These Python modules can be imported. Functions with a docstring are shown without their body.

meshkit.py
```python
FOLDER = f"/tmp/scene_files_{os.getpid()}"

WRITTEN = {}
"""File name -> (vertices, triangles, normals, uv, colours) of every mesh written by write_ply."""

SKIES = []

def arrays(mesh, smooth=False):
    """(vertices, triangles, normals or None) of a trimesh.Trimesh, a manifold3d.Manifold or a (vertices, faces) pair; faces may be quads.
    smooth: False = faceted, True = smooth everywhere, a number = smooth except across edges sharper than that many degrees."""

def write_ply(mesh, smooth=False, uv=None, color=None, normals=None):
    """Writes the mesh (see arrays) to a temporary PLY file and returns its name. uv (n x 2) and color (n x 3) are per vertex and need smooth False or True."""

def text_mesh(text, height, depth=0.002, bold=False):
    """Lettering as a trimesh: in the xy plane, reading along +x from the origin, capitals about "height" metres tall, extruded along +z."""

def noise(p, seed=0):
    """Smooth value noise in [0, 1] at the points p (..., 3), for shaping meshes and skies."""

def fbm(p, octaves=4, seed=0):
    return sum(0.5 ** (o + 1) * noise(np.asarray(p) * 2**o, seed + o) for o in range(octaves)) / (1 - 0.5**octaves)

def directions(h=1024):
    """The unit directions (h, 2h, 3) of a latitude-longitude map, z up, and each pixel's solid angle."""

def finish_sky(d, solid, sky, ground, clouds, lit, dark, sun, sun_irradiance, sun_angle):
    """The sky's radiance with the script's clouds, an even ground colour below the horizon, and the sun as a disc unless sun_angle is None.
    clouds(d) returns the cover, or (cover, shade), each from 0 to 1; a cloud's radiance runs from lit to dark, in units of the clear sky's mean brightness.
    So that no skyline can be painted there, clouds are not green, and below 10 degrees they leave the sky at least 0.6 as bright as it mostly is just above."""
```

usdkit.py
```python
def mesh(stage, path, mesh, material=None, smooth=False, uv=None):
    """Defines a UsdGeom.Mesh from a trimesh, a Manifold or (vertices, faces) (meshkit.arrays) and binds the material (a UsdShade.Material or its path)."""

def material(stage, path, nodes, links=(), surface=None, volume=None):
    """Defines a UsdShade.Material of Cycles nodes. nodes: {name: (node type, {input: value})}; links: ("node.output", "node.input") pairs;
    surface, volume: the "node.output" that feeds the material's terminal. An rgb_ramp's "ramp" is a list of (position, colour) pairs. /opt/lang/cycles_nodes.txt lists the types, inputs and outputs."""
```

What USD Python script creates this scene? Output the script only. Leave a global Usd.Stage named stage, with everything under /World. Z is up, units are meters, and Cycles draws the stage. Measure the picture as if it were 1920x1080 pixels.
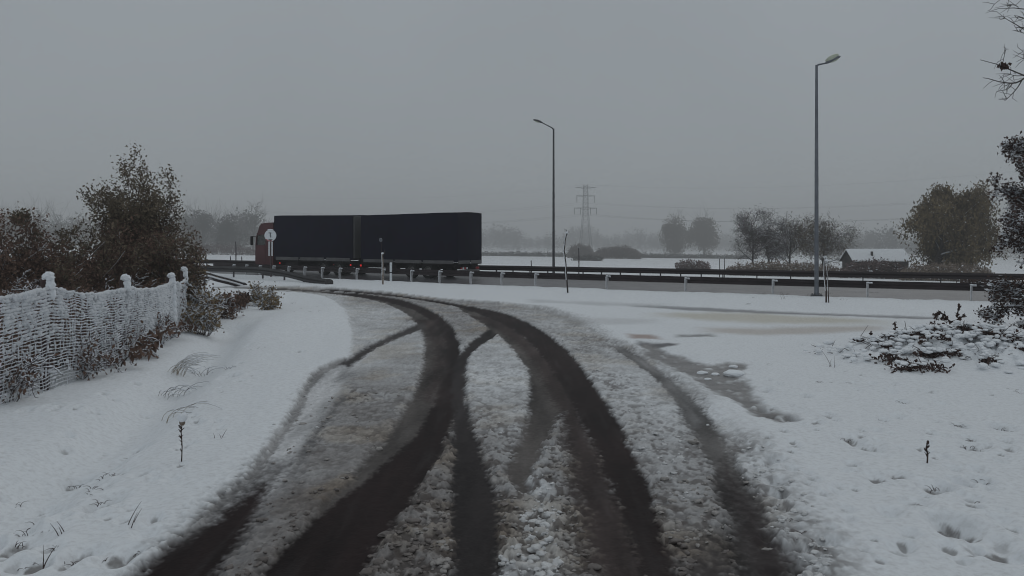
import math, random
import numpy as np
import trimesh, shapely
from scipy.spatial import cKDTree
from scipy.interpolate import PchipInterpolator
import usdkit, meshkit
from meshkit import noise, fbm
from pxr import Usd, UsdGeom, UsdLux, UsdShade, Sdf, Gf, Vt

stage = Usd.Stage.CreateInMemory()
UsdGeom.SetStageUpAxis(stage, 'Z'); UsdGeom.SetStageMetersPerUnit(stage, 1.0)
UsdGeom.Xform.Define(stage, '/World'); UsdGeom.Scope.Define(stage, '/World/Looks')
TF = Sdf.ValueTypeNames

# ------------------------------------------------------------------ camera, sky, sun, exposure
H, FPX, CX, HY = 2.9, 1663.0, 960.0, 440.0         # eye height, focal length in photo pixels, principal column, horizon row
EXPOSURE = -0.33
SKY_STRENGTH = 0.1
CLOUD = (3.46, 3.80, 4.06)                          # radiance of the snow cloud, sky_texture units
OVERCAST = 0.30                                     # an overcast sky is brighter towards the zenith
SUN_EL, SUN_AZ = math.radians(40), math.radians(215)
SUN_INT, SUN_ANGLE = 0.12, 60.0
HAZE_DENSITY = 0.00105

cam = UsdGeom.Camera.Define(stage, '/World/camera')
cam.CreateHorizontalApertureAttr(36.0); cam.CreateVerticalApertureAttr(20.25)
cam.CreateFocalLengthAttr(FPX / 1920 * 36.0)
cam.CreateVerticalApertureOffsetAttr(-(540 - HY) / 1920 * 36.0)
cam.CreateClippingRangeAttr((0.05, 5000.0))
cam.CreateExposureAttr(EXPOSURE)
cam.AddTranslateOp().Set((0, 0, H)); cam.AddRotateXOp().Set(90.0)

sun = UsdLux.DistantLight.Define(stage, '/World/sun')
sun.CreateNormalizeAttr(True); sun.CreateIntensityAttr(SUN_INT); sun.CreateAngleAttr(SUN_ANGLE)
sun.CreateColorAttr((1.0, 0.98, 0.95))
sun.AddRotateZOp().Set(-math.degrees(SUN_AZ) + 180.0); sun.AddRotateXOp().Set(-(90 - math.degrees(SUN_EL)))

dome = UsdLux.DomeLight.Define(stage, '/World/sky'); dome.CreateIntensityAttr(1.0)
sky_mat = usdkit.material(stage, '/World/Looks/sky_overcast', {
    'sky': ('sky_texture', {'sky_type': 'single_scattering', 'sun_disc': False, 'sun_elevation': SUN_EL, 'sun_rotation': SUN_AZ}),
    'tc': ('texture_coordinate', {}),
    'n': ('noise_texture', {'scale': 2.2, 'detail': 3.0, 'roughness': 0.5}),
    'r': ('rgb_ramp', {'ramp': [(0.3, tuple(0.95 * c for c in CLOUD)), (0.7, tuple(1.05 * c for c in CLOUD))]}),
    'xyz': ('separate_xyz', {}), 'el': ('math', {'math_type': 'maximum', 'value2': 0.0}), 'gain': ('math', {'math_type': 'multiply_add', 'value2': OVERCAST, 'value3': 1.0}), 'cc': ('combine_xyz', {}),
    'lift': ('mix', {'mix_type': 'multiply', 'fac': 1.0}), 'mix': ('mix', {'fac': 0.97}),
    'bg': ('background_shader', {'strength': SKY_STRENGTH})},
    [('tc.generated', 'n.vector'), ('n.fac', 'r.fac'), ('sky.color', 'mix.color1'), ('tc.generated', 'xyz.vector'), ('xyz.z', 'el.value1'), ('el.value', 'gain.value1'), ('gain.value', 'cc.x'), ('gain.value', 'cc.y'), ('gain.value', 'cc.z'), ('r.color', 'lift.color1'), ('cc.vector', 'lift.color2'), ('lift.color', 'mix.color2'), ('mix.color', 'bg.color')], surface='bg.background')
UsdShade.MaterialBindingAPI.Apply(dome.GetPrim()).Bind(sky_mat)
dome.GetPrim().SetCustomDataByKey('kind', 'structure')

# ------------------------------------------------------------------ helpers
used = {}
MASS = ('branches', 'twigs', 'stems', 'blades', 'leaves', 'brown_leaves', 'inner_leaves', 'leaf_snow', 'snow', 'foliage', 'crown', 'side_shoots')   # parts of countless twigs, leaves or flecks of snow
def numbered(path):
    k = used.get(path, 0); used[path] = k + 1
    return path if k == 0 else f'{path}_{k:03d}'
def tag(prim, label=None, cat=None, group=None, kind=None):
    for k, v in (('label', label), ('category', cat), ('group', group), ('kind', kind)):
        if v: prim.SetCustomDataByKey(k, v)
    return prim
def thing(name, label, cat, loc=(0, 0, 0), rotz=0.0, group=None):
    x = UsdGeom.Xform.Define(stage, numbered('/World/' + name))
    x.AddTranslateOp().Set(Gf.Vec3d(*map(float, loc)))
    if rotz: x.AddRotateZOp().Set(math.degrees(rotz))
    return tag(x.GetPrim(), label, cat, group)
def obj(name, mesh, m, parent=None, smooth=False, loc=None, label=None):
    path = numbered((str(parent.GetPath()) if parent else '/World') + '/' + name)
    g = usdkit.mesh(stage, path, mesh, m, smooth)
    if loc is not None: g.AddTranslateOp().Set(Gf.Vec3d(*map(float, loc)))
    if label: g.GetPrim().SetCustomDataByKey('label', label)
    if parent and name in MASS: g.GetPrim().SetCustomDataByKey('kind', 'stuff')
    return g.GetPrim()
def dup(root, name, label, cat, loc, rotz, group=None, scale=None):
    r = thing(name, label, cat, loc, rotz, group)
    if scale: UsdGeom.Xformable(r).AddScaleOp().Set(Gf.Vec3f(*scale))
    r.GetReferences().AddInternalReference(root.GetPath()); r.SetInstanceable(True)
    return r
def G(px, py, z=0.0):                                # the point of the ground (height z) seen at a photo pixel
    Y = (H - z) * FPX / (py - HY); return np.array([(px - CX) / FPX * Y, Y])
def W(px, py, Y): return np.array([(px - CX) / FPX * Y, Y, H - (py - HY) / FPX * Y])
def sstep(a, b, x):
    t = np.clip((np.asarray(x, float) - a) / (b - a), 0, 1); return t * t * (3 - 2 * t)
def lerp(a, b, t): return a + (b - a) * t
cat_ = trimesh.util.concatenate
def box(cx, cy, cz, sx, sy, sz, bev=0.0):
    if bev <= 0:
        m = trimesh.creation.box([sx, sy, sz])
    else:
        b = min(bev, 0.45 * min(sx, sy, sz)); pts = []
        for a in (-1, 1):
            for c in (-1, 1):
                for e in (-1, 1):
                    pts += [[a * (sx / 2 - b), c * (sy / 2 - b), e * sz / 2], [a * (sx / 2 - b), c * sy / 2, e * (sz / 2 - b)], [a * sx / 2, c * (sy / 2 - b), e * (sz / 2 - b)]]
        m = trimesh.convex.convex_hull(np.array(pts))
    m.apply_translation([cx, cy, cz]); return m
def tubes(segs, sides=4, rmin=0.0):
    """Independent tapered prisms for segments (p0, p1, r0, r1)."""
    if not len(segs): return trimesh.Trimesh()
    s = np.array([np.concatenate([a[0], a[1], [max(a[2], rmin), max(a[3], rmin)]]) for a in segs], float)
    p0, p1, r0, r1 = s[:, :3], s[:, 3:6], s[:, 6], s[:, 7]
    d = p1 - p0; d /= np.linalg.norm(d, axis=1, keepdims=True) + 1e-9
    a = np.cross(d, np.where(np.abs(d[:, 2:]) < 0.9, [[0, 0, 1.0]], [[1.0, 0, 0]])); a /= np.linalg.norm(a, axis=1, keepdims=True) + 1e-9
    b = np.cross(d, a); th = np.arange(sides) * 2 * np.pi / sides
    ring = np.cos(th)[None, :, None] * a[:, None] + np.sin(th)[None, :, None] * b[:, None]
    v = np.concatenate([p0[:, None] + r0[:, None, None] * ring, p1[:, None] + r1[:, None, None] * ring], 1).reshape(-1, 3)
    k = np.arange(sides); k2 = (k + 1) % sides
    f = np.concatenate([np.stack([k, k2, k2 + sides], 1), np.stack([k, k2 + sides, k + sides], 1)])
    f = (f[None] + (np.arange(len(s)) * 2 * sides)[:, None, None]).reshape(-1, 3)
    return trimesh.Trimesh(v, f, process=False)
def sweep(pts, radii, sides=8, cap=True):
    """One closed tube along a polyline."""
    p = np.asarray(pts, float); n = len(p); radii = np.broadcast_to(radii, (n,))
    t = np.gradient(p, axis=0); t /= np.linalg.norm(t, axis=1, keepdims=True) + 1e-12
    up = np.array([0, 0, 1.0]) if np.abs(t[:, 2]).mean() < 0.8 else np.array([1.0, 0, 0])
    a = np.cross(t, up); a /= np.linalg.norm(a, axis=1, keepdims=True) + 1e-12; b = np.cross(t, a)
    th = np.arange(sides) * 2 * np.pi / sides
    v = p[:, None] + radii[:, None, None] * (np.cos(th)[None, :, None] * a[:, None] + np.sin(th)[None, :, None] * b[:, None])
    i, j = np.meshgrid(np.arange(n - 1), np.arange(sides), indexing='ij')
    q = np.stack([i * sides + j, i * sides + (j + 1) % sides, (i + 1) * sides + (j + 1) % sides, (i + 1) * sides + j], -1).reshape(-1, 4)
    f = np.vstack([q[:, [0, 1, 2]], q[:, [0, 2, 3]]]); v = v.reshape(-1, 3)
    if cap:
        v = np.vstack([v, p[0], p[-1]]); k = np.arange(sides); k2 = (k + 1) % sides; e = (n - 1) * sides
        f = np.vstack([f, np.stack([k2, k, np.full(sides, n * sides)], 1), np.stack([e + k, e + k2, np.full(sides, n * sides + 1)], 1)])
    return trimesh.Trimesh(v, f, process=False)
def quads(c, size, rng, stretch=1.6, flat=0.0, hang=0.0):
    """Leaf-like diamonds at points c, randomly turned; flat -> lying level, hang -> long axis downwards."""
    n = len(c); size = np.broadcast_to(size, (n,))
    u = rng.normal(size=(n, 3)); u[:, 2] -= hang * 2; u[:, 2] *= (1 - flat); u /= np.linalg.norm(u, axis=1, keepdims=True) + 1e-9
    w = rng.normal(size=(n, 3)); w[:, 2] *= (1 - flat); w -= (w * u).sum(1, keepdims=True) * u; w /= np.linalg.norm(w, axis=1, keepdims=True) + 1e-9
    U, V = u * (size * stretch / 2)[:, None], w * (size / 2)[:, None]
    nrm = np.cross(u, w) * (size * 0.12)[:, None]
    v = np.stack([c - U, c + V + nrm, c + U, c - V + nrm], 1).reshape(-1, 3)
    f = (np.array([[0, 1, 2], [0, 2, 3]])[None] + (np.arange(n) * 4)[:, None, None]).reshape(-1, 3)
    return trimesh.Trimesh(v, f, process=False)
ICO = {k: trimesh.creation.icosphere(k) for k in (0, 1, 2, 3)}
def blob(c, r, seed=0, sub=2, amp=0.25, squash=(1, 1, 0.7), freq=1.6):
    m = ICO[sub].copy(); v = m.vertices
    k = 1 + amp * 2 * (fbm(v * freq + seed * 7.31, 3, seed) - 0.5)
    m.vertices = v * k[:, None] * np.asarray(squash) * r + np.asarray(c); return m
def blobs(cs, rs, rng, sub=1, squash=(1, 1, 0.6), amp=0.3):
    """Many lumps joined in one mesh, quickly."""
    base = ICO[sub]; n = len(cs); v0 = base.vertices
    th = rng.uniform(0, 2 * np.pi, n); c, s = np.cos(th), np.sin(th)
    sc = np.asarray(squash)[None] * rng.uniform(0.7, 1.3, (n, 3))
    jit = 1 + amp * rng.uniform(-1, 1, (n, len(v0)))
    v = v0[None] * jit[..., None] * sc[:, None]
    v = np.stack([v[..., 0] * c[:, None] - v[..., 1] * s[:, None], v[..., 0] * s[:, None] + v[..., 1] * c[:, None], v[..., 2]], -1)
    v = (v * np.asarray(rs)[:, None, None] + np.asarray(cs)[:, None]).reshape(-1, 3)
    f = (base.faces[None] + (np.arange(n) * len(v0))[:, None, None]).reshape(-1, 3)
    return trimesh.Trimesh(v, f, process=False)

def mat(name, col, rough=0.6, var=0.15, scale=6.0, bump=0.0, bscale=40.0, metallic=0.0, spec=0.5, col2=None, detail=4.0):
    """Plain procedural material: colour that drifts with noise, optional fine relief."""
    c = np.array(col, float); lo = tuple(c * (1 - var)); hi = tuple(np.minimum(c * (1 + var), 1)) if col2 is None else col2
    nodes = {'g': ('geometry', {}), 'n': ('noise_texture', {'scale': scale, 'detail': detail, 'roughness': 0.6}),
             'r': ('rgb_ramp', {'ramp': [(0.3, lo), (0.7, hi)]}),
             'p': ('principled_bsdf', {'roughness': rough, 'metallic': metallic, 'specular_ior_level': spec})}
    links = [('g.position', 'n.vector'), ('n.fac', 'r.fac'), ('r.color', 'p.base_color')]
    if bump:
        nodes['n2'] = ('noise_texture', {'scale': bscale, 'detail': 4.0, 'roughness': 0.6}); nodes['b'] = ('bump', {'strength': bump, 'distance': 0.02})
        links += [('g.position', 'n2.vector'), ('n2.fac', 'b.height'), ('b.normal', 'p.normal')]
    return usdkit.material(stage, '/World/Looks/' + name, nodes, links, surface='p.BSDF')
M = {}
M['snow'] = mat('snow', (0.80, 0.82, 0.84), 0.7, 0.05, 3.0, 0.25, 60.0, spec=0.25)
M['net_snow'] = mat('net_snow', (0.62, 0.635, 0.66), 0.85, 0.12, 14.0, spec=0.15)
M['wire_snow'] = mat('wire_snow', (0.74, 0.76, 0.79), 0.8, 0.06, 20.0, spec=0.2)
M['rail'] = mat('rail_steel', (0.022, 0.014, 0.016), 0.6, 0.3, 1.2, 0.1, 30.0, metallic=0.2)
M['ramp_rail'] = mat('ramp_rail_steel', (0.030, 0.028, 0.029), 0.6, 0.3, 1.2, metallic=0.2)
M['post'] = mat('post_steel', (0.36, 0.36, 0.37), 0.6, 0.25, 8.0)
M['darkpost'] = mat('dark_post_steel', (0.05, 0.045, 0.05), 0.6, 0.2, 8.0)
M['lamp'] = mat('lamp_galvanised', (0.13, 0.14, 0.16), 0.5, 0.2, 3.0, metallic=0.3)
M['lampdark'] = mat('lamp_dark', (0.055, 0.055, 0.062), 0.5, 0.2, 3.0, metallic=0.2)
M['diffuser'] = mat('lamp_diffuser', (0.42, 0.45, 0.36), 0.3, 0.1, 10.0)
M['tarp'] = mat('truck_tarpaulin', (0.004, 0.004, 0.015), 0.7, 0.3, 0.7, 0.12, 3.0, spec=0.12)
M['tarp_roof'] = mat('truck_roof_tarpaulin', (0.02, 0.02, 0.022), 0.7, 0.2, 1.0)
M['cab'] = mat('truck_red_paint', (0.050, 0.006, 0.009), 0.45, 0.15, 2.0)
M['black'] = mat('black_plastic', (0.010, 0.009, 0.010), 0.6, 0.2, 4.0, spec=0.25)
M['chassis'] = mat('truck_chassis', (0.018, 0.014, 0.015), 0.7, 0.3, 3.0, spec=0.2)
M['board'] = mat('truck_aluminium_board', (0.10, 0.098, 0.10), 0.5, 0.25, 1.5, metallic=0.2)
M['gap'] = mat('truck_bulkhead_grey', (0.06, 0.06, 0.062), 0.6, 0.2, 1.0)
M['tyre'] = mat('tyre_rubber', (0.015, 0.015, 0.015), 0.85, 0.2, 9.0, spec=0.2)
M['rim'] = mat('rim_steel', (0.16, 0.155, 0.15), 0.5, 0.2, 5.0, metallic=0.3)
M['red'] = mat('red_plastic', (0.30, 0.015, 0.02), 0.4, 0.1, 5.0)
M['signwhite'] = mat('sign_white', (0.62, 0.65, 0.67), 0.6, 0.08, 9.0)
M['signred'] = mat('sign_red', (0.42, 0.13, 0.14), 0.6, 0.15, 9.0)
M['signblack'] = mat('sign_black', (0.06, 0.065, 0.075), 0.6, 0.2, 9.0)
M['signpost'] = mat('sign_post', (0.05, 0.032, 0.034), 0.6, 0.2, 6.0)
M['bark'] = mat('bark_dark', (0.045, 0.038, 0.036), 0.9, 0.3, 9.0, spec=0.2)
M['twig'] = mat('twig_brown', (0.060, 0.042, 0.038), 0.9, 0.3, 4.0, spec=0.2)
M['twig_pale'] = mat('twig_pale', (0.20, 0.16, 0.13), 0.9, 0.3, 5.0, spec=0.2)
M['olive'] = mat('leaf_olive', (0.140, 0.112, 0.078), 0.75, 0.45, 2.2, spec=0.2)
M['rust'] = mat('leaf_rust', (0.140, 0.088, 0.066), 0.8, 0.45, 2.0, spec=0.2)
M['willow'] = mat('leaf_willow', (0.165, 0.125, 0.068), 0.8, 0.40, 0.6, spec=0.2)
M['oakbrown'] = mat('leaf_oak_brown', (0.065, 0.040, 0.034), 0.8, 0.4, 3.0, spec=0.2)
M['hazetree'] = mat('far_tree', (0.055, 0.050, 0.045), 0.9, 0.35, 0.15, spec=0.1)
M['hazegold'] = mat('far_tree_gold', (0.10, 0.07, 0.045), 0.9, 0.35, 0.2, spec=0.1)
M['hazered'] = mat('far_shrub_red', (0.13, 0.095, 0.09), 0.9, 0.3, 0.3, spec=0.1)
M['straw'] = mat('dry_straw', (0.20, 0.15, 0.09), 0.9, 0.35, 6.0, spec=0.2)
M['wood'] = mat('fence_post_wood', (0.050, 0.030, 0.028), 0.9, 0.35, 12.0, 0.2, 60.0)
M['shedwall'] = mat('shed_boards', (0.055, 0.048, 0.045), 0.85, 0.3, 2.0)
M['pylon'] = mat('pylon_steel', (0.16, 0.165, 0.17), 0.6, 0.15, 1.0)
M['insul'] = mat('insulator', (0.05, 0.045, 0.045), 0.5, 0.1, 3.0)
M['glasspane'] = usdkit.material(stage, '/World/Looks/cab_glass', {'t': ('transparent_bsdf', {'color': (0.88, 0.98, 0.93)}), 'gl': ('glossy_bsdf', {'color': (0.9, 0.95, 0.93), 'roughness': 0.02}),
    'fr': ('fresnel', {'IOR': 1.9}), 'm': ('mix_closure', {})}, [('fr.fac', 'm.fac'), ('t.BSDF', 'm.closure1'), ('gl.BSDF', 'm.closure2')], surface='m.closure')
M['redlamp'] = usdkit.material(stage, '/World/Looks/red_marker_lamp', {'e': ('emission', {'color': (1.0, 0.05, 0.05), 'strength': 0.55})}, [], surface='e.emission')

# ------------------------------------------------------------------ road lines and terrain
def railfit(pts):
    p = np.array(pts); c, d = p.mean(0), np.array([-0.85, 0.53]); d /= np.linalg.norm(d); n = np.array([d[1], -d[0]])
    u, v = (p - c) @ d, (p - c) @ n
    k = np.polyfit(u, v, 2)
    def at(s):
        s = np.asarray(s, float); sc = np.clip(s, u.min() - 3, u.max() + 3)
        w = np.polyval(k, sc) + np.polyval(np.polyder(k), sc) * (s - sc)
        return c + s[..., None] * d + w[..., None] * n
    return at, u.min(), u.max(), c, d, n, k
ZR = 0.2
near_at, nu0, nu1, nc, nd, nn, nk = railfit([G(*q, ZR) for q in [(1900, 571.5), (1820, 567), (1625, 559), (1447, 553), (1285, 548.5), (1137, 545), (1003, 540.5), (882, 535), (770, 530), (667, 526), (570, 521.5), (480, 517)]])
def far_pt(px, py): Y = (H - (ZR + 0.75)) * FPX / (py - HY); return np.array([(px - CX) / FPX * Y, Y])
far_at, fu0, fu1, *_ = railfit([far_pt(*q) for q in [(1900, 513), (1620, 509), (1360, 505.3), (1130, 501.3), (900, 497), (700, 493), (473, 488.8)]])
def side_s(x, y):
    """Distance beyond the near guard rail line, positive towards the highway."""
    p = np.stack([np.asarray(x, float), np.asarray(y, float)], -1) - nc
    u, v = p @ nd, p @ nn
    uc = np.clip(u, nu0 - 3, nu1 + 3); kd = np.polyder(nk)
    return (v - (np.polyval(nk, uc) + np.polyval(kd, uc) * (u - uc))) / np.sqrt(1 + np.polyval(kd, uc) ** 2)
if side_s(0, 60) < 0:
    _s = side_s
    def side_s(x, y): return -_s(x, y)
DITCH = np.array([G(-60, 1010, -0.2), G(20, 975, -0.2), G(120, 905, -0.2), G(230, 830, -0.2), G(310, 745, -0.15), G(375, 690, -0.1), G(440, 615, -0.05)])
DITCH = np.vstack([DITCH[0] + (DITCH[0] - DITCH[1]) * 6, DITCH])
def polydist(x, y, line, step=0.1):
    pts = [line[i] + (line[i + 1] - line[i]) * t for i in range(len(line) - 1) for t in np.linspace(0, 1, max(2, int(np.linalg.norm(line[i + 1] - line[i]) / step)))]
    return cKDTree(np.array(pts)).query(np.stack([np.ravel(x), np.ravel(y)], -1))[0].reshape(np.shape(x))
MOUND = np.array([10.3, 20.9]); BANK = G(575, 606)
def zg(x, y):
    """Lie of the land, without the snow's own relief."""
    x, y = np.asarray(x, float), np.asarray(y, float); s = side_s(x, y)
    z = ZR * sstep(-7, -0.3, s)
    z = z - 18.8 * (1 - np.exp(-np.maximum(s - 10.5, 0) / 500.0)) - 0.25 * sstep(9.5, 13, s) - 0.0085 * np.maximum(s - 450, 0)
    near = (y < 45) & (y > -5) & (np.abs(x) < 40)
    d = polydist(x, y, DITCH)
    z = z - 0.40 * np.exp(-(d / 0.62) ** 2) * sstep(34, 26, y)
    mx, my = (x - MOUND[0]), (y - MOUND[1])
    el = np.sqrt((mx / np.where(mx > 0, 4.2, 2.3)) ** 2 + (my / 1.9) ** 2)
    z = z + 0.62 * np.exp(-(el ** 2) * 1.3)
    z = z + 0.30 * np.exp(-(((x - BANK[0]) / 1.5) ** 2 + ((y - BANK[1]) / 4.2) ** 2) ** 1.5)
    return z
def z1(x, y): return float(zg(np.array([x]), np.array([y]))[0])

# ------------------------------------------------------------------ near ground: snow, slush and wheel tracks
NT, NR = 1300, 470
tt = np.linspace(-0.80, 0.80, NT)
rows = np.concatenate([np.linspace(1 / 3.2, 1 / 6.4, 30, endpoint=False), np.linspace(1 / 6.4, 1 / 62.0, NR - 30)])
Yr = 1.0 / rows
YY, TT = np.meshgrid(Yr, tt, indexing='ij'); XX = YY * TT
P3 = np.stack([XX, YY, np.zeros_like(XX)], -1)
def spl(pts, n=90):
    p = np.array(pts, float); t = np.concatenate([[0], np.cumsum(np.hypot(*np.diff(p, axis=0).T))]); q = np.linspace(0, t[-1], n)
    return np.stack([PchipInterpolator(t, p[:, 0])(q), PchipInterpolator(t, p[:, 1])(q)], -1)
def ground_poly(left, right, ext=True):
    L, R = spl(left), spl(right)
    g = lambda a: np.stack(G(a[:, 0], np.maximum(a[:, 1], 500)), -1)
    L, R = g(L), g(R)
    if ext:
        L = np.vstack([L, L[-1] + (L[-1] - L[-6]) / np.linalg.norm(L[-1] - L[-6]) * 5]); R = np.vstack([R, R[-1] + (R[-1] - R[-6]) / np.linalg.norm(R[-1] - R[-6]) * 5])
    return shapely.Polygon(np.vstack([L, R[::-1]])).buffer(0)
wx = XX + 0.10 * (fbm(P3 * 2.2, 3, 5) - 0.5) + 0.05 * (fbm(P3 * 9, 2, 6) - 0.5)
wy = YY + 0.14 * (fbm(P3 * 2.2, 3, 15) - 0.5) + 0.08 * (fbm(P3 * 9, 2, 16) - 0.5)
def sdist(poly, far=2.0):
    """Signed distance to a region, negative inside."""
    x0, y0, x1, y1 = poly.bounds
    out = np.full(XX.shape, far)
    sel = (wx > x0 - far) & (wx < x1 + far) & (wy > y0 - far) & (wy < y1 + far)
    px, py = wx[sel], wy[sel]
    pts = []
    for g in getattr(poly, 'geoms', [poly]):
        b = shapely.segmentize(g.exterior, 0.03); pts.append(np.array(b.coords))
    d = cKDTree(np.vstack(pts)).query(np.stack([px, py], -1), distance_upper_bound=far)[0]
    d = np.minimum(d, far); ins = shapely.contains_xy(poly, px, py)
    out[sel] = np.where(ins, -d, d); return out

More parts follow.
